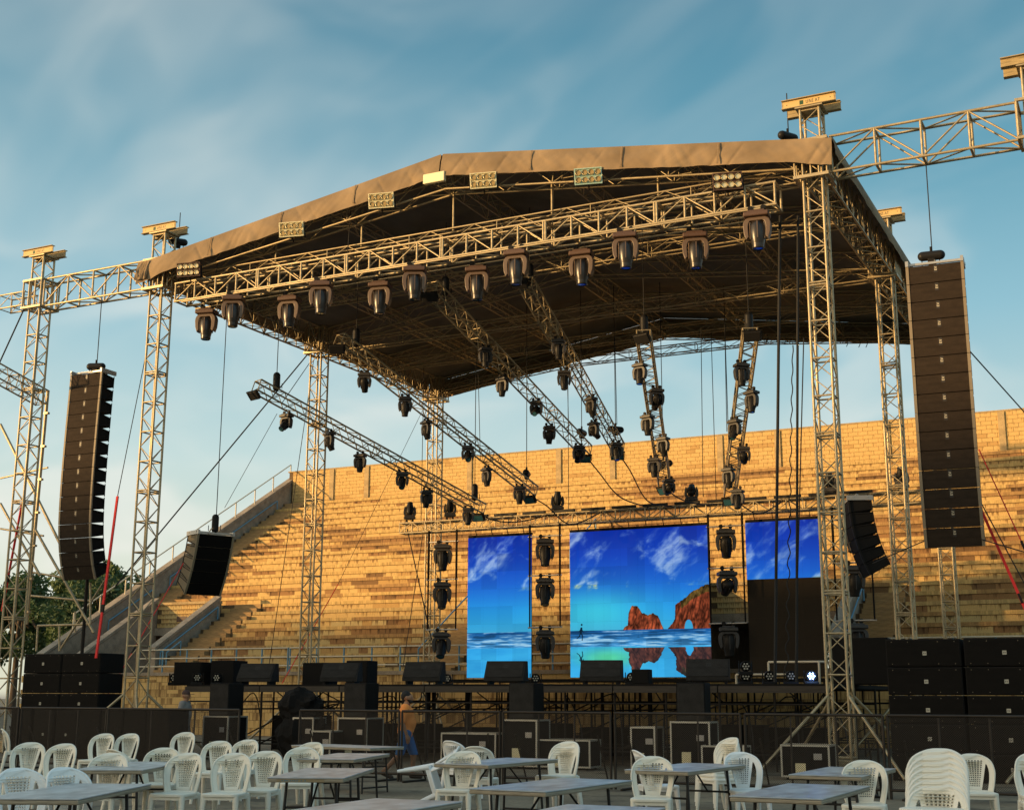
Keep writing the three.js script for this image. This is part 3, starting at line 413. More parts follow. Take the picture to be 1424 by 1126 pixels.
// ---------------------------------------------------------------- line arrays
const badgeT = textTex(64, 128, (x, w, h) => { x.fillStyle = '#2a221a'; x.fillRect(0, 0, w, h); x.save(); x.translate(w / 2, h / 2); x.rotate(-Math.PI / 2); x.fillStyle = '#cfc3a8'; x.font = 'bold 60px sans-serif'; x.textAlign = 'center'; x.fillText('EV', 0, 22); x.restore(); });
const badgeM = std(0.8, 0.8, 0.8, 0.6, 0, { map: badgeT });
const squareT = textTex(64, 64, (x, w, h) => { x.fillStyle = '#c9c2ae'; x.fillRect(0, 0, w, h); x.fillStyle = '#1a1712'; x.font = 'bold 40px sans-serif'; x.textAlign = 'center'; x.fillText('EV', w / 2, 46); });
const squareM = std(0.75, 0.75, 0.75, 0.6, 0, { map: squareT });
function cabinetParts(w, h, dp) {
  const b = h * 0.72, prof = [[0, 0], [0, -h], [-dp, -(h + b) / 2], [-dp, -(h - b) / 2]];           // (z, y)
  const body = extrude(prof, w - 0.1); body.applyMatrix4(new THREE.Matrix4().makeBasis(V(0, 0, 1), V(0, 1, 0), V(-1, 0, 0)).setPosition((w - 0.1) / 2, 0, -0.02));
  const rigs = [-1, 1].map((s) => { const lens = new MB(); for (const q of [0.0, 1]) lens.bar([s * (w / 2 - 0.045), -0.03 - q * (h - 0.06), -0.06], [s * (w / 2 - 0.045), -h / 2 + (q ? -0.09 : 0.09), -dp], 0.012, 6);
  lens.bar([s * (w / 2 - 0.045), -0.02, -dp], [s * (w / 2 - 0.045), -h + 0.02, -dp], 0.014, 6); return lens.geo(); });
  return { body, grille: boxG(w - 0.14, h - 0.012, 0.03), rail: boxG(0.06, h - 0.006, 0.05), rigs };
}
function lineArray(name, label, pos, turn, n, w, h, dp, angles, opt = {}) {
  const t = thing(name, label, 'speaker array', pos, turn, opt.group), c = cabinetParts(w, h, dp); let y = 0, z = 0;
  for (let i = 0; i < n; i++) {
    const g = sub('cabinet', t), a = angles(i) * Math.PI / 180; g.position.set(0, y, z); g.rotation.x = a;
    part('box', c.body, opt.body ?? M.cab, g); at(part('grille', c.grille, opt.grille ?? M.grille, g), 0, -h / 2, -0.002); for (const r of c.rigs) part('rigging', r, M.black, g);
    for (const s of [-1, 1]) at(part('edge_rail', c.rail, opt.rail ?? M.rail, g), s * (w / 2 - 0.04), -h / 2, 0.004);
    if (opt.badge) at(part('badge', new THREE.PlaneGeometry(0.075, 0.17), badgeM, g), 0.02, -0.095, 0.016);
    const gap = 0.006; y -= Math.cos(a) * (h + gap); z -= Math.sin(a) * (h + gap);
  }
  const f = new MB(); f.box(-w / 2 + 0.04, 0.06, -dp / 2, 0.06, 0.12, dp + 0.1).box(w / 2 - 0.04, 0.06, -dp / 2, 0.06, 0.12, dp + 0.1).box(0, 0.07, -0.1, w, 0.05, 0.06).box(0, 0.07, -dp + 0.1, w, 0.05, 0.06).bar([0, 0.05, -0.1], [0, 0.22, -dp / 2], 0.02).bar([0, 0.05, -dp + 0.1], [0, 0.22, -dp / 2], 0.02); f.build('flying_frame', M.steel, t);
  return t;
}
const AH = 0.394;
const angL = (i) => [-1.5, -1.5, -1.5, -1.5, -1, -1, -0.5, 0, 0.5, 1.5, 3, 6, 10, 15, 21][i], angR = (i) => [0, 0, 0, 0, 0, 0, 0.5, 0.5, 1, 2, 3, 5, 7, 10, 13][i];
lineArray('line_array', 'tall curved loudspeaker array with sunlit brown front and small badges hanging from the short truss', [-10.17 * K, 9.06 * K, 0], 0.02, 15, 1.22, AH, 0.52, angL, { badge: true });
lineArray('line_array', 'tall dark loudspeaker array with small badges hanging over the stacked subwoofers', [10.02 * K, 8.93 * K, 0], 0.06, 15, 1.20, AH, 0.52, angR, { badge: true });
const tan = std(0.26, 0.205, 0.125, 0.8);
lineArray('side_fill_array', 'small hanging loudspeaker array with tan sides in front of the grandstand steps', onD(300, 744, 2.7 * K).toArray(), 1.16, 5, 1.22, 0.37, 0.66, (i) => [13, 17, 21, 26, 31][i], { rail: tan, grille: M.grilleSub, body: tan });
lineArray('side_fill_array', 'small hanging loudspeaker array seen from behind beside the pale tower', [7.15 * K, 5.45 * K, -5 * K], -1.2, 6, 0.98, 0.32, 0.55, (i) => [4, 7, 11, 15, 19, 24][i], { rail: M.black, grille: M.grilleSub });
// ---------------------------------------------------------------- chain hoists
const barrelG = (() => { const g = new THREE.CapsuleGeometry(0.105, 0.36, 6, 14); g.rotateZ(Math.PI / 2); return g; })();
function hoist(p, up, turn, label, upright) {
  const t = thing('chain_hoist', label, 'hoist', [p.x, p.y, p.z], turn); const b = part('motor', barrelG, M.headDark, t); if (upright) b.rotation.z = Math.PI / 2;
  const g = new MB(); g.rbox(0, -0.12, 0, 0.16, 0.14, 0.14, 0.02).bar([-0.2, -0.05, 0], [-0.2, -0.22, 0], 0.012).bar([0.16, -0.05, 0], [0.16, -0.2, 0], 0.012).bar([0, 0.1, 0], [0, 0.2, 0], 0.03); g.build('hook_block', M.black, t);
  if (up > 0.3) bar('chain', V(0.02, 0.1, 0), V(0.02, up, 0), 0.013, M.rope, t, 6);
  return t;
}
hoist(V(-10.05 * K, 9.27 * K, -0.2), 2.1 * K, 0.35, 'black chain hoist on the curved brown array of loudspeakers');
hoist(V(9.95 * K, 9.17 * K, -0.25), 1.85 * K, 0.1, 'black chain hoist on top of the big dark loudspeaker array');
hoist(onD(299, 728, 2.75 * K), 6.5, 0.4, 'upright chain hoist above the small array near the grandstand steps', true);
hoist(onD(1096, 190, 0.7), 1.1, 1.0, 'brown chain hoist lying on the canopy beside the pale tower head');
hoist(onD(247, 336, 0.5), 0.9, 0.9, 'chain hoist hanging at the tower head where the canopy begins');
// ---------------------------------------------------------------- six slanting trusses
const fingers = [[6.05, 8.42, 1.9, 3.55, 6.22, 8.3], [3.73, 9.02, 1.9, 1.89, 6.58, 8.1], [1.1, 10.12, 1.6, 0.47, 7.65, 8.5]];
const fingerNames = ['lowest slanting lighting truss nearest the canopy edge', 'slanting lighting truss second from the canopy edge', 'slanting lighting truss close to the ridge'];
const fingerEnds = [];
fingers.forEach(([x0, h0, d0, x1, h1, d1], k) => [-1, 1].forEach((s) => {
  const A = V(s * x0 * K, (k === 1 ? (s < 0 ? 9.28 : 8.66) : h0) * K, -d0 * K), B = V(s * x1 * K, h1 * K, -d1 * K), dir = B.clone().sub(A), L = dir.length(); dir.normalize();
  const t = thing('slanting_truss', fingerNames[k] + (s < 0 ? ' on the side of the brown array' : ' on the side of the dark array'), 'truss', [0, 0, 0], 0, 'slanting trusses fanned out over the stage');
  const A2 = A.clone().addScaledVector(dir, s < 0 ? -0.5 : -0.1); trussBetween(t, 'truss_frame', A2, B, 0.34, 0.34, 4, 8, { rc: 0.026, rb: 0.012, mat: M.alu });
  fingerEnds.push([A, B]);
  const roofAt = (p) => roofY(p.x) - 0.6;
  for (const f of [0.03, 0.97]) { const p = A.clone().lerp(B, f); bar('hanging_chain', V(p.x, p.y + 0.3, p.z), V(p.x, roofAt(p), p.z), 0.012, M.rope, t, 6); hoist(V(p.x, p.y + 0.62, p.z), 0.2, rr(0, 2), f < 0.5 ? 'chain hoist at the upper end of a slanting truss' : 'chain hoist at the lower end of a slanting truss', f < 0.5 || k === 0).userData.group = f < 0.5 ? 'hoists at the upper truss ends' : 'hoists at the lower truss ends'; }
  const side = V(-dir.z, 0, dir.x).normalize();
  const ts = [0.09, 0.25, 0.42, 0.59, 0.75, 0.91];
  ts.forEach((f, i) => { if (k === 2 && i === 0) return; const q = i % 2 ? 0.17 : -0.17; placeDark(A.clone().lerp(B, f + rr(-0.012, 0.012)).addScaledVector(side, q).add(V(0, -0.06, 0)), rr(-0.6, 0.9), 0.80 + rr(0, 0.06), `${ORD[k === 2 ? i - 1 : i]} moving head down the ${['lowest', 'middle', 'ridge-side'][k]} slanting truss on the ${s < 0 ? 'brown' : 'dark'} array side`); });
  // a small spotlight on each end
  for (const f of [-0.06, 0.99]) { const p = A.clone().lerp(B, f); const o = thing('wash_light', f < 0 ? 'small flat wash light at the upper end of a slanting truss' : 'small flat wash light at the lower end of a slanting truss', 'stage light', [p.x, p.y - 0.14, p.z], rr(-0.3, 0.5), f < 0 ? 'wash lights at the upper truss ends' : 'wash lights at the lower truss ends'); o.rotation.x = 0.7; o.rotation.order = 'YXZ';
    const g = new MB(); g.rbox(0, 0, 0, 0.42, 0.26, 0.10, 0.02); g.build('housing', M.headDark, o); at(part('lens', new THREE.PlaneGeometry(0.36, 0.2), f < 0 ? M.headDark : M.lens, o), 0, 0, 0.052); const b = new MB(); b.box(-0.23, 0.04, 0, 0.02, 0.2, 0.04).box(0.23, 0.04, 0, 0.02, 0.2, 0.04).box(0, 0.14, 0, 0.48, 0.02, 0.04); b.build('bracket', M.black, o); }
}));
// ---------------------------------------------------------------- rear truss with batten lights and columns of heads
const RD = 10.8 * K;
const RT = thing('rear_truss', 'long thin truss hung across the stage above the three video screens', 'truss');
trussBetween(RT, 'truss_frame', V(-7.55 * K, 6.16 * K, -RD), V(7.9 * K, 6.16 * K, -RD), 0.36, 0.40, 7, 5, { rungs: true, rc: 0.032, rb: 0.017, mat: M.alu });
for (const x of [-6.9, -2, 2.4, 7]) bar('hanging_chain', V(x * K, 6.4 * K, -RD), V(x * K, 11.4 * K, -RD), 0.012, M.rope, RT, 6);
{ const g = new MB().rbox(0, 0, 0, 0.86, 0.09, 0.10, 0.015).geo(), leds = new THREE.PlaneGeometry(0.8, 0.06), cl = new MB().box(-0.28, -0.07, 0, 0.04, 0.08, 0.06).box(0.28, -0.07, 0, 0.04, 0.08, 0.06).geo(); let first = null;
  for (let i = 0; i < 13; i++) { const x = (-4.9 + i * 0.93) * K; const o = first ? dup(first, [x, 6.53 * K, -RD + 0.15], 0, ORD[i] + ' black batten light along the rear truss, counted from the first blue screen') : thing('batten_light', 'first black batten light along the rear truss, counted from the first blue screen', 'stage light', [x, 6.53 * K, -RD + 0.15], 0, 'batten lights on the rear truss'); if (!first) { first = o; part('housing', g, M.black, o); at(part('lens_strip', leds, M.headDark, o), 0, 0.0, 0.052); part('bracket', cl, M.black, o); } o.rotation.z = rr(-0.02, 0.02); } }
[-7.3, -5.9, -2.35, 1.7, 5.5, 7.35].forEach((x) => { const o = placeDark(V(x * K, 6.55 * K, -RD), rr(-0.5, 0.8), 0.95, 'black moving head standing upright on the rear truss', 'moving heads on top of the rear truss'); o.rotation.z = Math.PI; });
for (const x of [-6.0, -2.65, 2.7, 6.05]) {
  const t = thing('light_ladder', ['ladder frame of dark pipes at the outer edge of the first blue screen', 'ladder frame of dark pipes between the first and the wide blue screen', 'ladder frame of dark pipes between the wide screen and the half dark screen', 'ladder frame of dark pipes past the half dark screen'][[-6.0, -2.65, 2.7, 6.05].indexOf(x)], 'light frame', [x * K, 0, -RD + 0.28], 0, 'ladder frames hanging from the rear truss');
  for (const s of [-1, 1]) { bar('side_pipe', V(s * 0.56, 6.16 * K, 0), V(s * 0.56, 4.68 * K, 0), 0.04, M.blackRough, t); bar('side_pipe', V(s * 0.56, 4.68 * K, 0), V(s * 0.56, 3.26 * K, 0), 0.028, M.blackRough, t); }
  for (const h of [5.82, 4.70, 3.24]) bar('cross_pipe', V(-0.62, h * K, 0), V(0.62, h * K, 0), 0.026, M.steel, t);
  for (const h of [5.78, 4.66, 3.20]) placeDark(V(x * K + 0.02, h * K, -RD + 0.3), 0.4 + rr(-0.15, 0.15), 1.36, `${h > 5 ? 'top' : h > 4 ? 'middle' : 'bottom'} large moving head on the ladder frame ${({ '-6': 'outside the first blue screen', '-2.65': 'between the first and wide screens', '2.7': 'between the wide and half dark screens', '6.05': 'past the half dark screen' })[x]}`, 'moving heads on the ladder frames');
}
// ---------------------------------------------------------------- video screens: a made-up seaside picture spread over three walls of panels
const SCX0 = -5.35, SCX1 = 5.15, SCY0 = 1.86, SCY1 = 5.93;
const lin = (pts, x) => { if (x <= pts[0][0]) return pts[0][1]; for (let i = 1; i < pts.length; i++) if (x <= pts[i][0]) return lerp(pts[i - 1][1], pts[i][1], (x - pts[i - 1][0]) / (pts[i][0] - pts[i - 1][0])); return pts[pts.length - 1][1]; };
const SKYC = [[0, [58, 156, 200]], [0.10, [46, 150, 205]], [0.22, [38, 140, 208]], [0.5, [28, 92, 190]], [0.75, [20, 62, 170]], [1, [14, 44, 150]]];
const HZ = 0.315, SH = 0.205;                                   // horizon of the sea and edge of the wet sand, v up
const stack1 = [[-0.46, 0], [-0.40, 0.02], [-0.30, 0.035], [-0.27, 0.115], [-0.16, 0.165], [0.0, 0.16], [0.08, 0.125], [0.30, 0.095], [0.46, 0.105], [0.60, 0.08], [0.70, 0.03], [0.76, 0]], stack2 = [[0.86, 0], [0.98, 0.03], [1.08, 0.06], [1.10, 0.15], [1.35, 0.20], [1.62, 0.245], [1.9, 0.275], [2.3, 0.32]];
const segs = [[0.02, 0.082, 0.0, 0.052, 0.024], [0, 0.052, 0.055, 0.030, 0.012], [0.055, 0.03, 0.04, 0.0, 0.009], [0, 0.052, -0.05, 0.025, 0.012], [-0.05, 0.025, -0.12, 0.012, 0.009], [0.02, 0.078, 0.075, 0.058, 0.009], [0.01, 0.078, -0.05, 0.060, 0.009], [0.03, 0.105, 0.03, 0.107, 0.02]];
function beachAt(a, v) {                                        // a: metres along the wall, v: 0 bottom .. 1 top
  const rockAt = (a, h) => { const t1 = lin(stack1, a) + (fbm(a * 14, 2, 3, 0, 81) - 0.5) * 0.022, t2 = lin(stack2, a) + (fbm(a * 12, 7, 3, 0, 82) - 0.5) * 0.025; const arch = Math.hypot((a - 1.47) / 0.12, h / 0.06) < 1; if (h >= 0 && ((a > -0.45 && a < 0.75 && h < t1) || (a > 0.87 && a < 2.4 && h < t2 && !arch))) {
      const s = fbm(a * 11 + h * 6, h * 34, 4, 0, 83), c = fbm(a * 30, h * 70, 3, 0, 84), crag = Math.pow(Math.abs(2 * fbm(a * 9 - h * 10, h * 12, 3, 0, 86) - 1), 0.7), green = a > 1.25 && h > t2 - 0.05 ? 0.8 : h > t1 - 0.012 && a < 0.8 ? 0.4 : 0, k = 0.30 + 0.9 * crag + 0.5 * (s - 0.4) + 0.35 * (c - 0.5); return [lerp(168, 92, green) * k, lerp(78, 84, green) * k, lerp(48, 36, green) * k]; } return null; };
  const figure = (dy) => { for (const [x0, y0, x1, y1, r] of segs) { const X = a + 1.72, ax = X - x0, ay = (dy - y0) * 4.8, dx = x1 - x0, dyy = (y1 - y0) * 4.8, t = clamp((ax * dx + ay * dyy) / (dx * dx + dyy * dyy)); if (Math.hypot(ax - dx * t, ay - dyy * t) < r * 1.35) return true; } return false; };
  const sky = (v) => { const t = clamp((v - HZ) / (1 - HZ)); let k = 0; while (k < SKYC.length - 2 && t > SKYC[k + 1][0]) k++; const q = clamp((t - SKYC[k][0]) / (SKYC[k + 1][0] - SKYC[k][0])), c = [0, 1, 2].map((i) => lerp(SKYC[k][1][i], SKYC[k + 1][1][i], q)); const glow = Math.exp(-(((a + 1.3) / 1.5) ** 2) - ((t - 0.22) / 0.2) ** 2) * 0.6; c[0] += 30 * glow; c[1] += 70 * glow; c[2] += 5 * glow;
    const w = fbm(a * 1.1 + 3, v * 5, 3, 0, 91), n = fbm(a * 1.3 + w * 1.4, v * 9 - a * 1.0 + w * 2, 6, 0, 92), f = fbm(a * 5 + w * 3, v * 24 - a * 3, 4, 0, 93), m = sstep(0.45, 0.76, n * 0.72 + f * 0.28) * (t > 0.42 ? 1 : 0.0) + sstep(0.5, 0.7, n * 0.6 + f * 0.4) * Math.exp(-(((t - 0.40 + (a + 0.6) * 0.045) / 0.045) ** 2)) * (a > -2.2 && a < 1.4 ? 1 : 0.25) * 0.9; const cl = t < 0.46 ? [195, 205, 150] : [196, 214, 226]; return c.map((x, i) => lerp(x, cl[i], clamp(m * 0.66))); };
  if (v > HZ) { return rockAt(a, v - HZ) ?? (figure(v - SH - 0.045) ? [10, 30, 50] : sky(v)); }
  if (figure(v - SH - 0.045)) return [12, 32, 48];
  if (v > SH) { const t = (HZ - v) / (HZ - SH), n = fbm(a * 2.2 + 4, v * 95, 4, 0, 95), base = [lerp(20, 70, t), lerp(78, 150, t), lerp(138, 208, t)], foam = sstep(0.60, 0.80, n + 0.14 * t), dk = 0.6 * sstep(0.50, 0.32, n); return base.map((x, i) => lerp(x * (1 - 0.5 * dk), [178, 214, 232][i], foam * 0.75)); }
  const mv = 2 * SH - v + 0.045, mir = SH - v, r = rockAt(a + (fbm(a * 8, v * 60, 2, 0, 97) - 0.5) * 0.08, mir * 1.05 - 0.01); const n = fbm(a * 1.4, v * 22, 4, 0, 98);
  if (figure(mir * 1.1 - 0.035)) return [14, 50, 66];
  const wet = [lerp(40, 62, n), lerp(140, 175, n), lerp(205, 225, n)]; const g = Math.exp(-(((a + 0.9) / 0.9) ** 2) - ((v - 0.13) / 0.06) ** 2); wet[0] += 35 * g; wet[1] += 50 * g; wet[2] -= 55 * g;
  return r ? r.map((x, i) => x * 0.5 + [18, 22, 30][i]) : wet;
}
const beach = tex(1400, 560, (u, v) => { const a = lerp(SCX0, SCX1, u), c = beachAt(a, v), p = 0.94 + 0.10 * hash2(Math.floor((a + 9) * 1.95), Math.floor(v * 8), 3); return [c[0] / 255 * p, c[1] / 255 * p, c[2] / 255 * p]; });
beach.wrapS = beach.wrapT = THREE.ClampToEdgeWrapping;
const screenM = new THREE.MeshPhysicalMaterial({ color: 0x000000, emissive: 0xffffff, emissiveMap: beach, emissiveIntensity: 0.95, roughness: 0.9, specularIntensity: 0.15 });
const deadM = matte(0.030, 0.023, 0.016, 0.9);
[[-5.35, -3.26, 4, 'tall narrow video screen showing blue sky over sea'], [-2.04, 2.09, 8, 'wide video screen showing red rocks on a wet beach'], [3.14, 5.15, 4, 'narrow video screen with only its upper panels lit and the rest dark']].forEach(([a, b, n, label], k) => {
  const t = thing('video_screen', label, 'screen', [0, 0, -11 * K]), rows = 8, w = (b - a) * K / n, h = (SCY1 - SCY0) * K / rows;
  for (let i = 0; i < n; i++) for (let j = 0; j < rows; j++) {
    const dead = k === 2 && j < rows - 3, g = new THREE.BoxGeometry(w - 0.0015, h - 0.0015, 0.06), uv = g.attributes.uv, x0 = a + (b - a) * i / n, y0 = j / rows;
    for (let q = 0; q < uv.count; q++) uv.setXY(q, (x0 + (b - a) / n * uv.getX(q) - SCX0) / (SCX1 - SCX0), y0 + uv.getY(q) / rows);
    if (!dead) { g.clearGroups(); [0, 1, 2, 3, 4, 5].forEach((f) => g.addGroup(f * 6, 6, f === 4 ? 0 : 1)); }
    at(part('panel', g, dead ? deadM : [screenM, M.black], t), (a * K) + w * (i + 0.5), SCY0 * K + h * (j + 0.5), 0.03);
  }
  const f = new MB(); f.box((a + b) / 2 * K, SCY1 * K + 0.05, 0, (b - a) * K, 0.08, 0.1); for (let i = 0; i < n; i += 1) f.bar([a * K + w * (i + 0.5), SCY1 * K + 0.08, 0], [a * K + w * (i + 0.5), 6.16 * K, 0.1], 0.014).box(a * K + w * (i + 0.5), (SCY0 + SCY1) / 2 * K, -0.06, 0.05, (SCY1 - SCY0) * K, 0.08);
  f.build('hanging_frame', M.blackRough, t);
});
// ---------------------------------------------------------------- stage deck on scaffold legs
const DH = 1.86, DX0 = -8.5, DX1 = 9.0, DD0 = 0.95, DD1 = 14.6;
const deck = thing('stage_deck', 'black raised stage deck on open scaffold legs and braces', 'stage');
{
  const nx = 7, nz = 6, w = (DX1 - DX0) / nx, d = (DD1 - DD0) / nz, pg = boxG(w - 0.02, 0.09, d - 0.02);
  for (let i = 0; i < nx; i++) for (let j = 0; j < nz; j++) at(part('deck_panel', pg, M.blackRough, deck), DX0 + w * (i + 0.5), DH - 0.045, -(DD0 + d * (j + 0.5)));
  const edge = std(0.06, 0.045, 0.03, 0.7, 0, { map: cloudyT });
  for (let i = 0; i < nx; i++) at(part('edge_beam', boxG(w - 0.03, 0.15, 0.06), edge, deck), DX0 + w * (i + 0.5), DH - 0.12, -(DD0 - 0.035));
  for (let i = 0; i <= nx; i++) for (let j = 0; j <= nz; j++) { const x = DX0 + w * i, z = -(DD0 + d * j) + (j ? 0 : -0.05); bar('leg', V(x, 0, z), V(x, DH - 0.09, z), 0.03, M.scaffold, deck, 6);
    if (i < nx && j !== 3) { bar('ledger', V(x, 0.35, z), V(x + w, 0.35, z), 0.022, M.scaffold, deck, 6); bar('ledger', V(x, 1.42, z), V(x + w, 1.42, z), 0.022, M.scaffold, deck, 6); if ((i + j) % 2) bar('brace', V(x, 0.35, z), V(x + w, 1.42, z), 0.02, M.scaffold, deck, 6); bar('leg', V(x + w * 0.5, 0, z), V(x + w * 0.5, DH - 0.09, z), 0.024, M.scaffold, deck, 6); }
    if (j < nz && i % 2 === 0) bar('ledger', V(x, 1.2, z), V(x, 1.2, z - d), 0.022, M.scaffold, deck, 6); }
  const r = new MB(); r.box(-0.2, DH + 0.24, -(11.6 * K), 15.4, 0.10, 1.6); r.build('riser_panel', M.blackRough, deck); for (let i = 0; i < 12; i++) bar('riser_leg', V(-7.8 + i * 1.38, DH, -(10.95 * K)), V(-7.8 + i * 1.38, DH + 0.2, -(10.95 * K)), 0.03, M.scaffold, deck, 6);
}
// ---------------------------------------------------------------- floor monitors on the stage lip
const vmarkT = textTex(128, 128, (x, w, h) => { x.fillStyle = '#2c2a27'; x.fillRect(0, 0, w, h); x.fillStyle = '#060606'; x.font = 'bold 84px sans-serif'; x.textAlign = 'center'; x.fillText('EV', 64, 92); });
const markM = std(0.8, 0.8, 0.8, 0.8, 0, { map: vmarkT });
{
  const prof = [[0.0, 0.08], [0, 0.16], [0.30, 0.56], [0.52, 0.56], [0.60, 0.08]]; let first = null;
  [[352, 'beside the square black box'], [470, 'in front of two tall black boxes'], [585, 'above the walking person'], [700, 'below the narrow blue screen'], [835, 'below the wide screen'], [985, 'beside the bare doorway gap']].forEach(([px, where]) => {
    const p = onD(px, 951, DD0 + 0.25);
    const o = first ? dup(first, [p.x, DH, p.z], -0.1) : thing('floor_monitor', '', 'speaker', [p.x, DH, p.z], -0.1, 'wedge monitors on the stage lip');
    o.userData.label = 'black wedge floor monitor on the stage lip ' + where; o.rotation.y = 0.25 + rr(-0.08, 0.08);
    if (first) return; first = o; const W = 0.98;
    part('cabinet', extrudeX(prof, -W / 2, W / 2), M.wedge, o); const g = at(part('grille', new RoundedBoxGeometry(W - 0.06, 0.48, 0.02, 2, 0.008), M.wedge, o), 0, 0.36, -0.142); g.rotation.x = -Math.atan2(0.30, 0.40); at(part('badge', new THREE.PlaneGeometry(0.12, 0.10), markM, g), 0.02, 0.08, 0.0115);
    const f = new MB(); f.box(-W / 2 + 0.1, 0.04, -0.3, 0.06, 0.08, 0.5).box(W / 2 - 0.1, 0.04, -0.3, 0.06, 0.08, 0.5); f.build('foot', M.black, o);
  });
}
// ---------------------------------------------------------------- boxes and cases
function cabinet(name, label, cat, x, y, z, w, h, d, turn, o = {}) {
  const t = thing(name, label, cat, [x, y, z], turn, o.group); part('box', new RoundedBoxGeometry(w, h, d, 2, 0.018), o.box ?? M.cab, t).position.y = h / 2;
  at(part('grille', boxG(w - 0.05, h - 0.05, 0.02), o.mat ?? M.grilleSub, t), 0, h / 2, d / 2 + 0.002);
  if (o.badge) at(part('badge', new THREE.PlaneGeometry(o.badge, o.badge), squareM, t), 0.02 * w, h * 0.48, d / 2 + 0.014);
  if (o.screws) for (const sx of [-0.42, -0.2, 0.2, 0.42]) for (const sy of [0.1, 0.9]) at(part('screw', new THREE.CircleGeometry(0.008, 8), M.rail, t), sx * w, sy * h, d / 2 + 0.0135);
  return t;
}
const SUB = { box: M.cab, badge: 0.075, screws: true };
{ // the two subwoofer stacks
  const w = 1.42, h = 0.53, rows = ['lowest', 'second', 'third', 'fourth', 'top'];
  for (let c = 0; c < 2; c++) for (let r = 0; r < 5; r++) cabinet('subwoofer', `wide black subwoofer, ${rows[r]} in the column ${c ? 'touching the corner tower' : 'by the outermost tower'} under the brown array`, 'subwoofer', -11.49 * K + 0.72 + c * (w + 0.02), r * (h + 0.012), -0.05 - 0.4, w, h, 0.9, 0, SUB);
  for (let c = 0; c < 2; c++) for (let r = 0; r < 5; r++) cabinet('subwoofer', `wide black subwoofer, ${rows[r]} in the column ${c ? 'by the outermost tower' : 'by the pale tower'} under the dark array`, 'subwoofer', 8.87 * K + 0.74 + c * (w + 0.06), r * (h + 0.012), 0.3, w, h, 0.9, 0.02, SUB);
  // row of upright bass boxes on the floor before the first stack
  for (let i = 0; i < 7; i++) { const p = onD(45 + i * 31.5, 983, -1.6); cabinet('bass_box', 'upright black bass box in the row on the floor before the subwoofer stack', 'subwoofer', p.x, 0, p.z, 0.70, 1.22, 0.75, 0.02, { badge: i < 3 ? 0.06 : 0, group: 'row of bass boxes behind the barrier', mat: M.grilleSub }); }
}
function flightCase(label, x, z, w, h, d, turn = 0, y = 0, group) {
  const t = thing('flight_case', label, 'case', [x, y, z], turn, group); at(part('body', boxG(w - 0.02, h - 0.02, d - 0.02), M.caseBlack, t), 0, h / 2 + 0.05, 0);
  const e = new MB(), q = 0.035; for (const sx of [-1, 1]) for (const sz of [-1, 1]) e.box(sx * (w / 2 - q / 2 + 0.004), h / 2 + 0.05, sz * (d / 2 - q / 2 + 0.004), q, h, q); for (const y0 of [0.05 + q / 2, h + 0.05 - q / 2]) for (const s of [-1, 1]) e.box(0, y0, s * (d / 2 - q / 2 + 0.004), w - q * 2, q, q).box(s * (w / 2 - q / 2 + 0.004), y0, 0, q, q, d - q * 2); e.build('edging', M.caseEdge, t);
  at(part('recessed_handle', new RoundedBoxGeometry(0.16, 0.12, 0.012, 2, 0.004), M.steel, t), w * 0.26, h * 0.72, d / 2 + 0.002); at(part('sticker', new THREE.PlaneGeometry(Math.min(0.2, w * 0.3), 0.24), M.sticker, t), -w * 0.1, h * 0.32, d / 2 + 0.003);
  for (const sx of [-1, 1]) for (const sz of [-1, 1]) bar('wheel', V(sx * (w / 2 - 0.1) - 0.02, 0.03, sz * (d / 2 - 0.1)), V(sx * (w / 2 - 0.1) + 0.02, 0.03, sz * (d / 2 - 0.1)), 0.03, M.rubber, t, 12);
  return t;
}
// front fill loudspeakers standing on cases before the stage
[[316, 945, 'near the capped person'], [503, 947, 'beside the walking person in orange'], [732, 948, 'below the narrow blue screen'], [964, 945, 'below the bare doorway gap']].forEach(([px, py, where], i) => {
  const p = onD(px, py, -0.3); flightCase('black flight case with metal edging under a speaker ' + where, p.x, p.z, 0.86, 1.02, 0.7, 0.05 * i - 0.1, 0, null); cabinet('front_fill_speaker', 'black box speaker standing on a flight case ' + where, 'speaker', p.x, 1.075, p.z, 0.62, 0.80, 0.6, 0.04 * i, { mat: M.wedge });
});
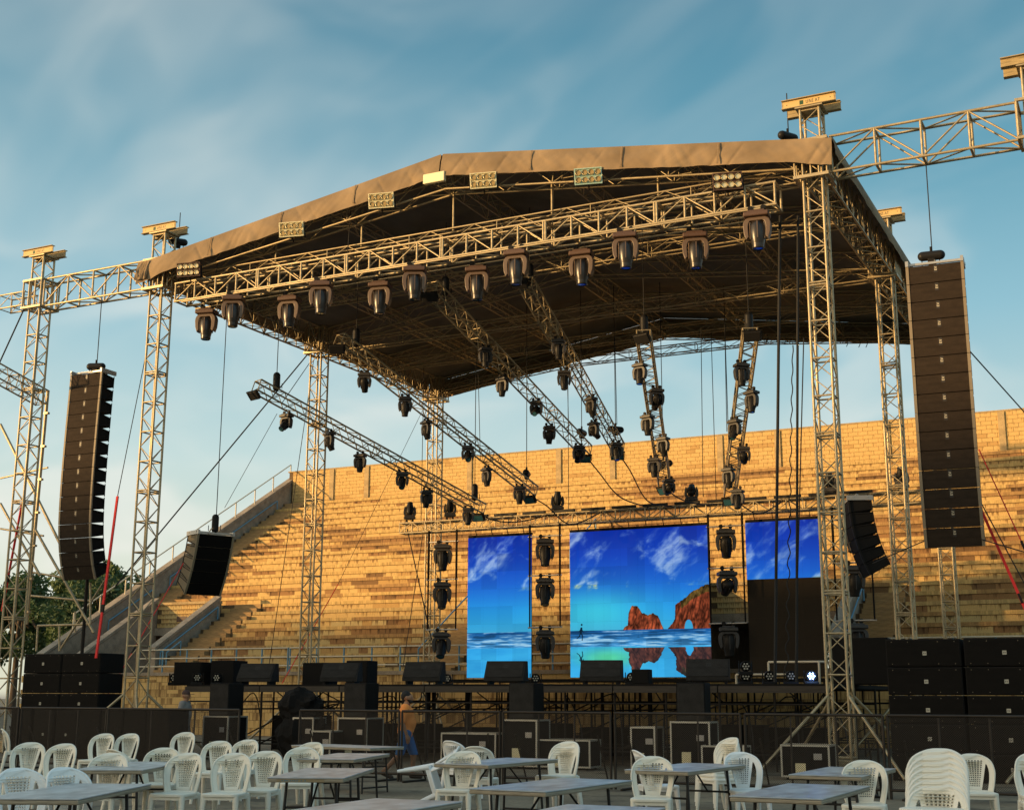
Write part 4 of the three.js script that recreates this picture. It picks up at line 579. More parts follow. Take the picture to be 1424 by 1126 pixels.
// more cases and boxes under and on the deck
[[1125, 1056, -1.2, 0.95, 0.62, 0.7, 'open fronted rack case between the braces of the pale tower'], [1010, 1040, -0.6, 0.9, 0.55, 0.6, 'low case beside the cables under the stage'], [900, 1030, -0.4, 0.55, 0.9, 0.6, 'narrow case beside the taller case below the bare doorway gap'], [430, 1010, 0.2, 0.6, 1.0, 0.6, 'tall plain case in the gap behind the leafy dark heap'], [790, 1036, -0.2, 1.3, 0.6, 0.7, 'long rack case with pale edging below the wide screen'], [660, 1020, 0.1, 1.4, 0.7, 0.7, 'wide case with a pale top strip below the narrow blue screen'], [455, 1030, -0.9, 0.52, 0.72, 0.6, 'small case standing in front of the dark bags']].forEach(([px, py, d, w, h, dp, l]) => { const p = onD(px, py, d); flightCase(l, p.x, p.z, w, h, dp, 0.05); });
[[270, 935, 3.2, 0.95, 0.66, 0.7, 'square black box with holes standing on the deck corner'], [318, 937, 3.4, 0.8, 0.70, 0.7, 'second black box on the deck corner beside the square one'], [445, 935, 3.6, 0.8, 0.62, 0.6, 'tall black box standing behind the second wedge monitor'], [503, 936, 3.4, 0.66, 0.66, 0.6, 'narrow tall black box behind the second wedge monitor'], [1200, 940, 3.4, 1.3, 1.05, 0.8, 'big black amplifier case on the deck beside the subwoofers'], [893, 945, 1.6, 0.42, 0.34, 0.3, 'small black box with a pale label on the stage lip']].forEach(([px, py, d, w, h, dp, l]) => { const p = onD(px, py, d); cabinet('equipment_box', l, 'box', p.x, DH, p.z, w, h, dp, 0.08, { mat: M.blackRough }); });
[[560, 1005, 6, 2.2, 0.8], [680, 1000, 7, 2.6, 0.7], [850, 1000, 7, 1.6, 0.75], [1010, 1000, 5, 2.0, 0.9], [1100, 1000, 7, 2.2, 0.8], [420, 1000, 6, 1.6, 1.0], [760, 1000, 4, 1.2, 0.9]].forEach(([px, py, d, w, h], i) => { const p = onD(px, py, d); cabinet('equipment_box', ['long black crate under the deck behind the walking person', 'widest black crate under the deck', 'black crate under the deck below the wide screen', 'black crate under the deck behind the tall case', 'black crate under the deck behind the pale tower', 'black crate under the deck behind the dark bags', 'black crate in the middle under the deck'][i], 'box', p.x, 0, p.z, w, h, 0.8, 0.1, { mat: M.blackRough }); });
{ // a dark heap of soft bags under the deck
  const p = onD(418, 985, 0.4), g = new THREE.IcosahedronGeometry(0.5, 4), q = g.attributes.position; for (let i = 0; i < q.count; i++) { const v = V().fromBufferAttribute(q, i), s = 0.75 + 0.7 * fbm(v.x * 5 + 9, v.y * 5 + v.z * 4 + 9, 3, 0, 3); q.setXYZ(i, v.x * s * 1.05, v.y * s * 0.8, v.z * s * 0.8); } g.computeVertexNormals();
  const t = thing('cloth_heap', 'lumpy heap of black cloth on a case under the deck', 'cloth', [p.x, 0, p.z]); at(part('folds', g, M.blackRough, t), 0, 1.28, 0); at(part('lower_folds', g, M.blackRough, t), 0.2, 0.55, 0.1).scale.set(1.3, 1.4, 1);
}
// ---------------------------------------------------------------- small lights on the deck
{
  let first = null; const spots = [[243, 938, 3], [275, 940, 2.6], [302, 938, 3], [622, 937, 6], [745, 937, 6], [878, 934, 5], [1037, 940, 4], [1037, 928, 4], [1070, 941, 4], [1100, 941, 4], [1128, 941, 4]];
  const canG = new MB().add(lathe([[0.001, -0.09], [0.10, -0.08], [0.13, 0.02], [0.13, 0.10], [0.115, 0.10]], 18).rotateX(Math.PI / 2)).geo(), yoG = new MB().box(-0.155, 0, 0, 0.025, 0.26, 0.05).box(0.155, 0, 0, 0.025, 0.26, 0.05).rbox(0, -0.17, 0, 0.34, 0.09, 0.24, 0.02).geo(), ledG = new THREE.CircleGeometry(0.022, 10);
  const lensM = std(0.35, 0.33, 0.28, 0.2, 0.3), litM = new THREE.MeshStandardMaterial({ color: 0x88aaff, emissive: rgb(0.55, 0.75, 1), emissiveIntensity: 6 });
  spots.forEach(([px, py, d], i) => { const p = onD(px, py, d), lit = i === 10, o = first && !lit ? dup(first, [p.x, DH + 0.21, p.z]) : thing('floor_light', lit ? 'small round stage light glowing blue white at the foot of the dark screen' : 'small round unlit stage light standing on the deck', 'stage light', [p.x, DH + 0.21, p.z], 0.4, lit ? null : 'unlit floor lights on the deck'); o.rotation.y = 0.4; if (i === 7) o.position.y += 0.24;
    if (first && !lit) return; part('housing', canG, M.headDark, o); part('yoke', yoG, M.black, o); for (let k = 0; k < 7; k++) { const a = k * Math.PI / 3, r = k === 6 ? 0 : 0.066; at(part('lamp_lens', ledG, lit ? litM : lensM, o), r * Math.cos(a), r * Math.sin(a), 0.085); }
    if (lit) { const L = new THREE.PointLight(rgb(0.25, 0.45, 1), 0.9); L.name = 'lamp_glow'; L.position.set(0, 0, 0.2); L.castShadow = true; L.shadow.radius = 5; o.add(L); } else first = o; });
  const p = onD(1120, 940, 4.6), t = thing('tube_stand', 'pale square tube frame standing before the dark screen', 'frame', [p.x, DH, p.z], 0); for (const [a, b] of [[[-0.9, 0, 0], [-0.9, 0.56, 0]], [[0.35, 0, 0], [0.35, 0.56, 0]], [[-0.9, 0.56, 0], [0.35, 0.56, 0]], [[-1.7, 0.26, 0.1], [-0.3, 0.26, 0.1]], [[-1.7, 0, 0.1], [-1.7, 0.26, 0.1]], [[0.7, 0, -0.3], [0.7, 0.56, -0.3]], [[0.35, 0.56, 0], [0.7, 0.56, -0.3]]]) bar('tube', V(...a), V(...b), 0.028, M.railPale, t);
}
// ---------------------------------------------------------------- barrier of mesh panels
{
  const BH = 1.29, meshM = new THREE.MeshStandardMaterial({ color: rgb(0.030, 0.022, 0.015), roughness: 0.7, metalness: 0.1, alphaMap: meshA, transparent: true, alphaTest: 0.5, side: THREE.DoubleSide }), fr = std(0.055, 0.038, 0.024, 0.55, 0.3, { map: cloudyT });
  const joints = [-9.6, -7.2, -4.7, -1.15, 0.0, 2.35, 4.5, 6.7, 9.05, 11.4, 13.8]; let n = 0;
  for (let i = 0; i < joints.length - 1; i++) { if (i === 3) continue; const a = joints[i] + 0.035, b = joints[i + 1] - 0.035, w = b - a, off = i < 3 ? 0.3 : 0;
    const t = thing('barrier_panel', ['before the bass boxes at the outermost tower', 'before the row of bass boxes', 'before the capped person', '', 'before the walking person in orange', 'before the cases below the narrow blue screen', 'before the cases below the wide screen', 'before the case below the doorway gap', 'before the foot of the pale tower', 'before the stacked subwoofers', 'past the stacked subwoofers'].map((s) => 'brown steel barrier panel filled with wire mesh ' + s)[i], 'barrier', [a, 0, 5.75 + off], rr(-0.02, 0.02), 'mesh barrier before the stage'); n++;
    for (const x of [0, w]) bar('post', V(x, 0, 0), V(x, BH, 0), 0.024, fr, t); for (const y of [BH, 0.14]) bar('rail', V(0, y, 0), V(w, y, 0), 0.024, fr, t); for (const f of [0.34, 0.67]) bar('upright', V(w * f, 0.14, -0.01), V(w * f, BH, -0.01), 0.016, fr, t);
    const g = new THREE.PlaneGeometry(w, BH - 0.14), uv = g.attributes.uv; for (let k = 0; k < uv.count; k++) uv.setXY(k, uv.getX(k) * w / 0.55, uv.getY(k) * (BH - 0.14) / 0.55); at(part('wire_mesh', g, meshM, t), w / 2, (BH + 0.14) / 2, 0.004);
    for (const x of [0.25, w - 0.25]) { bar('foot', V(x, 0.02, -0.5), V(x, 0.02, 0.35), 0.02, fr, t); bar('foot_brace', V(x, 0.9, 0), V(x, 0.02, -0.5), 0.016, fr, t); }
  }
}
// ---------------------------------------------------------------- plastic chairs
const chairGeo = (() => {
  const s = new THREE.Shape(); s.moveTo(-0.19, 0.42); s.bezierCurveTo(-0.225, 0.55, -0.245, 0.66, -0.232, 0.74); s.bezierCurveTo(-0.215, 0.85, -0.10, 0.885, 0, 0.885); s.bezierCurveTo(0.10, 0.885, 0.215, 0.85, 0.232, 0.74); s.bezierCurveTo(0.245, 0.66, 0.225, 0.55, 0.19, 0.42); s.lineTo(-0.19, 0.42);
  for (const q of [-1, 1]) { const h = new THREE.Path(); h.moveTo(q * 0.150, 0.462); h.quadraticCurveTo(q * 0.192, 0.62, q * 0.180, 0.71); h.quadraticCurveTo(q * 0.165, 0.78, q * 0.150, 0.765); h.quadraticCurveTo(q * 0.128, 0.66, q * 0.082, 0.462); h.lineTo(q * 0.150, 0.462); s.holes.push(h); }
  for (let j = 0; j < 13; j++) { const y = 0.505 + j * 0.0245, hw = lerp(0.068, 0.128, j / 12), n = 7; for (let i = 0; i < n; i++) { const x = -hw + 2 * hw * (i + 0.5) / n, w = hw / n * 0.55, h = new THREE.Path(); h.moveTo(x - w, y); h.lineTo(x + w, y); h.lineTo(x + w, y + 0.013); h.lineTo(x - w, y + 0.013); h.lineTo(x - w, y); s.holes.push(h); } }
  const bend = (g) => { const p = g.attributes.position; for (let i = 0; i < p.count; i++) { const x = p.getX(i), y = p.getY(i), z = p.getZ(i); p.setZ(i, z - 0.205 - (y - 0.42) * 0.20 - (y - 0.42) ** 2 * 0.15 + x * x * 1.7); } g.computeVertexNormals(); return g; };
  const back = bend(new THREE.ExtrudeGeometry(s, { depth: 0.016, bevelEnabled: false, curveSegments: 10 }));
  const hoop = bend(new THREE.TubeGeometry(new THREE.CatmullRomCurve3([[-0.195, 0.43], [-0.226, 0.58], [-0.236, 0.70], [-0.20, 0.81], [-0.10, 0.868], [0, 0.878], [0.10, 0.868], [0.20, 0.81], [0.236, 0.70], [0.226, 0.58], [0.195, 0.43]].map(([x, y]) => V(x, y, 0.008))), 40, 0.016, 6));
  const st = new THREE.Shape(); st.moveTo(-0.19, -0.20); st.lineTo(0.19, -0.20); st.quadraticCurveTo(0.225, 0, 0.22, 0.17); st.quadraticCurveTo(0.21, 0.225, 0.15, 0.23); st.lineTo(-0.15, 0.23); st.quadraticCurveTo(-0.21, 0.225, -0.22, 0.17); st.quadraticCurveTo(-0.225, 0, -0.19, -0.20);
  const seat = new THREE.ExtrudeGeometry(st, { depth: 0.018, bevelEnabled: true, bevelSize: 0.012, bevelThickness: 0.010, bevelSegments: 3, curveSegments: 8 }); seat.rotateX(Math.PI / 2); seat.translate(0, 0.445, 0); { const p = seat.attributes.position; for (let i = 0; i < p.count; i++) { const z = p.getZ(i), x = p.getX(i); p.setY(i, p.getY(i) - 0.018 * Math.cos(x * 5) * Math.cos((z - 0.02) * 5)); } seat.computeVertexNormals(); }
  const leg = (a, b) => { const g = new THREE.CylinderGeometry(0.040, 0.022, 1, 6); g.applyMatrix4(barM(b, a, 1)); return g; };
  const legs = [leg([-0.19, 0.43, -0.19], [-0.225, 0, -0.27]), leg([0.19, 0.43, -0.19], [0.225, 0, -0.27]), leg([-0.19, 0.43, 0.19], [-0.215, 0, 0.23]), leg([0.19, 0.43, 0.19], [0.215, 0, 0.23])];
  const apron = new MB().box(0, 0.405, 0.215, 0.36, 0.055, 0.012).box(-0.205, 0.405, 0, 0.012, 0.055, 0.36).box(0.205, 0.405, 0, 0.012, 0.055, 0.36).box(0, 0.40, -0.20, 0.36, 0.06, 0.012).geo();
  return { back, hoop, seat, legs, apron };
})();
const plasticTones = [[0.83, 0.80, 0.70], [0.80, 0.77, 0.66], [0.86, 0.86, 0.83], [0.77, 0.74, 0.62]].map(([r, g, b]) => std(r, g, b, 0.4));
const chairProtos = plasticTones.map(() => null);
function chair(x, z, turn, label, group, y = 0, tone = Math.floor(rnd() * 4)) {
  if (chairProtos[tone]) return dup(chairProtos[tone], [x, y, z], turn, label, group);
  const m = plasticTones[tone], t = thing('plastic_chair', label, 'chair', [x, y, z], turn, group); if (group) t.userData.group = group;
  const b = part('backrest', chairGeo.back, m, t); part('hoop', chairGeo.hoop, m, b); part('seat', chairGeo.seat, m, t); part('apron', chairGeo.apron, m, t); for (const g of chairGeo.legs) part('leg', g, m, t);
  chairProtos[tone] = t; return t;
}
const backTop = (px, py, h = 0.875) => onH(px, py, h);
function chairAt(px, py, turn, label, group, tone, n = 1, step = 0.066) {
  const top = 0.875 + (n - 1) * step, p = onH(px, py, top);
  for (let i = 0; i < n; i++) { const f = 0.30 - (n - 1 - i) * 0.03; const c = chair(p.x + Math.sin(turn) * f, p.z + Math.cos(turn) * f, turn + (n > 1 ? rr(-0.012, 0.012) : 0), Array.isArray(label) ? label[i] : label, group, i * step, tone); }
}
const AWAY = Math.PI - 0.35, crowd = 'off white plastic chair in the crowd of empty chairs before the subwoofer stack', cg = 'crowd of empty plastic chairs before the subwoofers';
for (const [px, py, t, tone] of [[3, 1014, 2.4, 1], [5, 1035, 2.5, 1], [48, 1037, 2.9, 1], [114, 1022, 3.0, 1], [109, 1051, 2.7, 1], [155, 1043, 2.9, 3], [150, 1022, 2.9, 1], [230, 1020, 2.9, 1], [190, 1043, 2.7, 3], [217, 1051, 2.9, 1], [272, 1033, 2.8, 1], [285, 1051, 2.9, 1], [313, 1031, 3.0, 1], [332, 1048, 2.9, 1], [389, 1042, 2.7, 1], [403, 1035, 3.1, 3]]) chairAt(px, py, t + rr(-0.1, 0.1), crowd, cg, tone);
chairAt(24, 1070, 1.2, 'bluish white plastic chair pushed under the far side of the long table, beside another', null, 2);
chairAt(87, 1069, 1.35, 'bluish white plastic chair with a dark smudge on its top edge behind the long table', null, 2);
chairAt(625, 1031, 2.9, 'white plastic chair behind the chair at the table below the narrow screen', null, 2);
chairAt(616, 1048, 2.95, 'cream plastic chair standing at the table corner below the narrow screen', null, 1);
chairAt(661, 1039, 3.4, 'cream plastic chair half hidden by the table below the narrow screen', null, 0);
chairAt(767, 1034, 3.3, ['lower cream plastic chair of the pair at the table end before the barrier', 'upper cream plastic chair of the pair at the table end before the barrier'], null, 0, 2);
chairAt(883, 1056, 2.85, 'cream plastic chair drawn up to the table below the bare doorway gap', null, 1);
chairAt(1005, 1028, 3.75, ['bottom', 'middle', 'top'].map((s) => s + ' plastic chair of the stack of three beyond the table'), null, 0, 3, 0.055);
chairAt(1186, 1062, 3.0, 'cream plastic chair between two tables before the pale tower', null, 1);
chairAt(1290, 1047, 3.22, ['bottom', 'second', 'third', 'fourth', 'fifth', 'sixth', 'top'].map((s) => s + ' cream plastic chair of the tall stack before the subwoofers'), null, 0, 7, 0.045);
chairAt(1342, 1052, 2.9, 'cream plastic chair just behind the tall chair stack', null, 1);
chairAt(1432, 1051, 2.9, ['lower plastic chair of a pair beside the tall chair stack', 'upper plastic chair of a pair beside the tall chair stack'], null, 0, 2);
{ const p = onH(565, 1098, 0.3), c = chair(p.x, p.z, 1.9, 'white plastic chair tipped forward against a table', null, 0.0, 2); c.rotation.order = 'YXZ'; c.rotation.x = 1.25; c.position.y = 0.30; }
{ const p = onH(915, 1092, 0.44); chair(p.x, p.z, 2.2, 'white plastic chair pushed beneath the table below the bare doorway gap', null, 0, 2); }
{ const p = onH(1040, 1092, 0.5); chair(p.x, p.z, 0.6, 'white plastic chair behind the table corner before the tower braces', null, 0, 2); }
// ---------------------------------------------------------------- folding tables
const tableProto = { top: new RoundedBoxGeometry(0.80, 0.012, 1.92, 2, 0.005), edge: new RoundedBoxGeometry(0.795, 0.038, 1.915, 2, 0.012) };
let tableFirst = null; const tableTones = [[0.80, 0.84, 0.86], [0.86, 0.89, 0.90], [0.74, 0.82, 0.86]].map(([r, g, b]) => std(r, g, b, 0.32, 0, { map: cloudyT }));
function table(x, d, turn, label, tone = 0, len = 1) {
  const t = thing('folding_table', label, 'table', [x, 0, -d], turn, 'folding tables on the court'); at(part('table_top', tableProto.top, tableTones[tone], t), 0, 0.735, 0); at(part('table_edge', tableProto.edge, M.tableEdge, t), 0, 0.710, 0);
  for (const s of [-1, 1]) { const z = s * 0.66; for (const q of [-1, 1]) bar('leg', V(q * 0.26, 0.69, z), V(q * 0.30, 0.0, z + s * 0.03), 0.016, M.leg, t); bar('foot_bar', V(-0.30, 0.09, z + s * 0.027), V(0.30, 0.09, z + s * 0.027), 0.014, M.leg, t); bar('brace', V(0, 0.42, z), V(0, 0.69, z - s * 0.42), 0.011, M.leg, t); bar('cross_bar', V(-0.27, 0.42, z), V(0.27, 0.42, z), 0.012, M.leg, t); }
  return t;
}
table(6.85, -18.75, 0.42, 'long pale folding table with two bluish chairs behind it', 0); table(4.3, -15.2, 0.45, 'pale folding table among the crowd of chairs', 1); table(7.15, -15.3, 0.40, 'folding table with blue marker scribble on its edge', 0); table(5.05, -11.7, 0.30, 'folding table between the scribbled table and the farther one', 1); table(2.9, -8.4, 1.35, 'farthest pale folding table, before the walking person', 1);
table(10.1, -19.15, 0.05, 'folding table cut by the picture edge in front of the cream chair', 0); table(7.6, -11.95, -0.04, 'white folding table below the narrow blue screen', 1); table(10.2, -15.85, -0.04, 'weathered folding table with tan edge below the wide screen', 2); table(10.25, -12.1, -0.05, 'bluish folding table beside the stack of three chairs', 1); table(12.55, -15.55, 0.0, 'bluish folding table with worn pale edge before the tower braces', 2); table(12.15, -12.1, 0.0, 'folding table half hidden behind the tall chair stack', 2); table(11.75, -18.95, 0.05, 'folding table whose far edge only just shows under the bluish one', 1);
{ const scr = textTex(256, 32, (x, w, h) => { x.fillStyle = '#9c8a68'; x.fillRect(0, 0, w, h); x.fillStyle = '#2a7aa0'; x.font = 'bold 24px serif'; x.fillText('ABCDEF 3 2', 20, 24); }); const t = scene.children.find((o) => o.userData.label === 'folding table with blue marker scribble on its edge'); const m = part('edge_print', new THREE.PlaneGeometry(0.5, 0.028), std(0.8, 0.8, 0.8, 0.7, 0, { map: scr }), t); m.position.set(-0.05, 0.710, 0.9595); }
// ---------------------------------------------------------------- people
function sdfMesh(bones, center, half, N, k = 0.035, clip) {
  const mc = new MarchingCubes(N, M.black, false, false, 60000); mc.isolation = 0; const f = mc.field; let p = 0; const B = bones.map(([a, b, ra, rb]) => ({ a: vv(a), d: vv(b).clone().sub(vv(a)), ra, rb })).map((q) => ({ ...q, l: q.d.lengthSq() || 1e-9 }));
  for (let z = 0; z < N; z++) for (let y = 0; y < N; y++) for (let x = 0; x < N; x++, p++) {
    const X = center[0] + (x - N / 2) / (N / 2) * half, Y = center[1] + (y - N / 2) / (N / 2) * half, Z = center[2] + (z - N / 2) / (N / 2) * half; let s = 0;
    for (const q of B) { const ax = X - q.a.x, ay = Y - q.a.y, az = Z - q.a.z, t = clamp((ax * q.d.x + ay * q.d.y + az * q.d.z) / q.l), dx = ax - q.d.x * t, dy = ay - q.d.y * t, dz = az - q.d.z * t, e = Math.sqrt(dx * dx + dy * dy + dz * dz) - (q.ra + (q.rb - q.ra) * t); s += Math.exp(-e / k * 2.2); }
    let d = -Math.log(s + 1e-30) * k / 2.2; if (clip) d = Math.max(d, clip(X, Y, Z)); f[p] = -Math.max(-0.5, Math.min(0.5, d));
  }
  mc.update(); const n = mc.count ?? mc.geometry.drawRange.count, pos = new Float32Array(mc.positionArray.slice(0, n * 3)); for (let i = 0; i < n; i++) { pos[i * 3] = pos[i * 3] * half + center[0]; pos[i * 3 + 1] = pos[i * 3 + 1] * half + center[1]; pos[i * 3 + 2] = pos[i * 3 + 2] * half + center[2]; }
  let g = new THREE.BufferGeometry(); g.setAttribute('position', new THREE.BufferAttribute(pos, 3)); g = mergeVertices(g, 1e-4); g.computeVertexNormals(); return g;
}
function person(label, p, turn, o) {
  const t = thing('person', label, 'person', [p.x, o.y ?? 0, p.z], turn), S = o.stride;
  const legF = [[0.09, 0.86, 0], [0.09, 0.47, 0.16 * S], [0.09, 0.085, 0.14 * S], [0.09, 0.035, 0.14 * S + 0.16]], legB = [[-0.09, 0.86, 0], [-0.09, 0.47, -0.10 * S], [-0.09, 0.085 + 0.06 * S, -0.40 * S], [-0.09, 0.03, -0.40 * S + 0.15]];
  const arm = (s, f) => [[s * 0.185, 1.335, 0], [s * 0.225, 1.07, -0.04 + f * 0.5], [s * 0.215, 0.84, 0.07 + f]], aR = arm(-1, -0.03), aL = arm(1, -0.12);
  const torso = [[[0, 0.90, 0], [0, 1.08, 0.015], 0.135, 0.135], [[-0.05, 0.90, -0.01], [0.05, 0.90, -0.01], 0.12, 0.12], [[-0.07, 1.24, 0], [0.07, 1.24, 0], 0.125, 0.125], [[0, 1.06, 0.03], [0, 1.22, 0.02], o.belly, 0.12], [[-0.15, 1.35, -0.01], [0.15, 1.35, -0.01], 0.062, 0.062]];
  const thigh = [legF, legB].map((l) => [l[0], l[1], 0.088, 0.062]), calf = [legF, legB].flatMap((l) => [[l[1], l[2], 0.058, 0.036], [l[2], l[3], 0.042, 0.032]]);
  const up = [aR, aL].map((a) => [a[0], a[1], 0.052, 0.042]), fore = [aR, aL].map((a) => [a[1], a[2], 0.040, 0.027]);
  const gs = [sdfMesh([...torso, ...thigh, ...calf, ...up, ...fore, [[0, 1.36, 0], [0, 1.47, 0.02], 0.056, 0.054]], [0, 0.78, 0], 0.86, 96)];
  // head with nose, chin, ears, eye sockets
  gs.push(sdfMesh([[[0, 1.56, 0.0], [0, 1.545, 0.035], 0.088, 0.085], [[0, 1.50, 0.045], [0, 1.465, 0.075], 0.062, 0.035], [[0, 1.545, 0.115], [0, 1.515, 0.138], 0.010, 0.016], [[-0.03, 1.562, 0.105], [0.03, 1.562, 0.105], 0.014, 0.014], [[0.086, 1.55, 0.01], [0.092, 1.52, 0.012], 0.013, 0.009], [[-0.086, 1.55, 0.01], [-0.092, 1.52, 0.012], 0.013, 0.009], [[0, 1.42, 0.01], [0, 1.48, 0.02], 0.054, 0.052], [[-0.022, 1.488, 0.108], [0.022, 1.488, 0.108], 0.009, 0.009]], [0, 1.53, 0.03], 0.165, 56, 0.012));
  for (const [a, s] of [[aR, -1], [aL, 1]]) { const w = V(...a[2]), q = (x, y, z) => [w.x + x, w.y + y, w.z + z], hb = [[q(0, 0, 0), q(0, -0.075, 0.015), 0.028, 0.032], [q(0, -0.04, 0.005), q(-s * 0.004, -0.08, 0.012), 0.03, 0.03]]; [[-0.026, 0.07], [-0.008, 0.082], [0.010, 0.076], [0.027, 0.060]].forEach(([z, l]) => { hb.push([q(0, -0.09, 0.015 + z), q(-s * 0.006, -0.09 - l * 0.55, 0.022 + z), 0.0095, 0.009], [q(-s * 0.006, -0.09 - l * 0.55, 0.022 + z), q(-s * 0.022, -0.09 - l, 0.024 + z), 0.009, 0.008]); }); hb.push([q(-s * 0.004, -0.03, 0.035), q(-s * 0.012, -0.075, 0.062), 0.011, 0.010], [q(-s * 0.012, -0.075, 0.062), q(-s * 0.018, -0.105, 0.058), 0.010, 0.009]); gs.push(sdfMesh(hb, [w.x, w.y - 0.08, w.z + 0.015], 0.13, 52, 0.006)); }
  part('body', mergeGeometries(gs.map((g) => { const q = g.toNonIndexed(); q.deleteAttribute('uv'); return q; })), o.skin, t);
  const grow = (b, e) => b.map(([p0, p1, r0, r1]) => [p0, p1, r0 + e, r1 + e]);
  part('shirt', sdfMesh([...grow(torso, 0.018), ...grow(up, 0.020).map(([p0, p1, r0, r1]) => [p0, vv(p0).clone().lerp(vv(p1), 0.86).toArray(), r0, r1 + 0.008])], [0, 1.1, 0], 0.40, 84, 0.04, (x, y, z) => Math.max(0.79 - y, y - 1.40 - 0.03 * Math.abs(x) * 4)), o.shirt, t);
  part('shorts', sdfMesh([...grow([torso[0], torso[1]], 0.014), ...grow(thigh, 0.026)], [0, 0.72, 0], 0.36, 76, 0.03, (x, y) => Math.max(0.45 - y, y - 0.93)), o.shorts, t);
  if (o.hair) { part('hair', sdfMesh([[[0, 1.585, -0.01], [0, 1.57, 0.02], 0.094, 0.084], [[0, 1.54, -0.035], [0, 1.50, -0.03], 0.07, 0.05]], [0, 1.56, 0], 0.15, 44, 0.02, (x, y, z) => Math.max(z - 0.075 - (y - 1.58) * 0.6, 1.475 - y)), o.hair, t); part('beard', sdfMesh([[[0, 1.47, 0.075], [0, 1.462, 0.085], 0.042, 0.036], [[0.05, 1.50, 0.04], [0.02, 1.47, 0.085], 0.026, 0.028], [[-0.05, 1.50, 0.04], [-0.02, 1.47, 0.085], 0.026, 0.028]], [0, 1.47, 0.06], 0.12, 36, 0.02), o.hair, t); part('collar', new THREE.TorusGeometry(0.066, 0.014, 8, 20).rotateX(Math.PI / 2).translate(0, 1.405, 0.005), o.collar, t); }
  if (o.cap) { const c = part('cap', sdfMesh([[[0, 1.60, 0.0], [0, 1.595, 0.03], 0.092, 0.088]], [0, 1.6, 0.02], 0.16, 40, 0.02, (x, y) => 1.575 - y), o.cap, t); part('cap_brim', new RoundedBoxGeometry(0.14, 0.012, 0.12, 2, 0.005), o.cap, c).position.set(0, 1.58, 0.15); }
  for (const l of [legF, legB]) part('shoe', sdfMesh([[[l[2][0], l[2][1] - 0.035, l[2][2] - 0.02], l[3], 0.044, 0.040]], [l[2][0], 0.07, (l[2][2] + l[3][2]) / 2], 0.2, 40, 0.02, (x, y, z) => y - l[2][1] - 0.03), o.shoe, t);
  return t;
}
const skin1 = std(0.32, 0.16, 0.085, 0.55), hairM = std(0.012, 0.009, 0.008, 0.8);
person('bearded person in orange polo shirt and blue shorts walking behind the mesh barrier', onD(565, 968, -4.95), 2.03, { stride: 1, belly: 0.155, skin: skin1, shirt: std(0.85, 0.28, 0.06, 0.85), shorts: std(0.012, 0.12, 0.34, 0.85), hair: hairM, collar: std(0.22, 0.03, 0.05, 0.8), shoe: std(0.05, 0.035, 0.025, 0.8) });
person('person in grey shirt and dark cap walking between the bass boxes and the stage', onD(258, 960, -0.9), 1.9, { stride: 0.6, belly: 0.13, y: 0.02, skin: skin1, shirt: std(0.22, 0.21, 0.20, 0.9), shorts: std(0.10, 0.10, 0.10, 0.9), cap: std(0.06, 0.03, 0.025, 0.8), shoe: std(0.04, 0.035, 0.03, 0.8) });
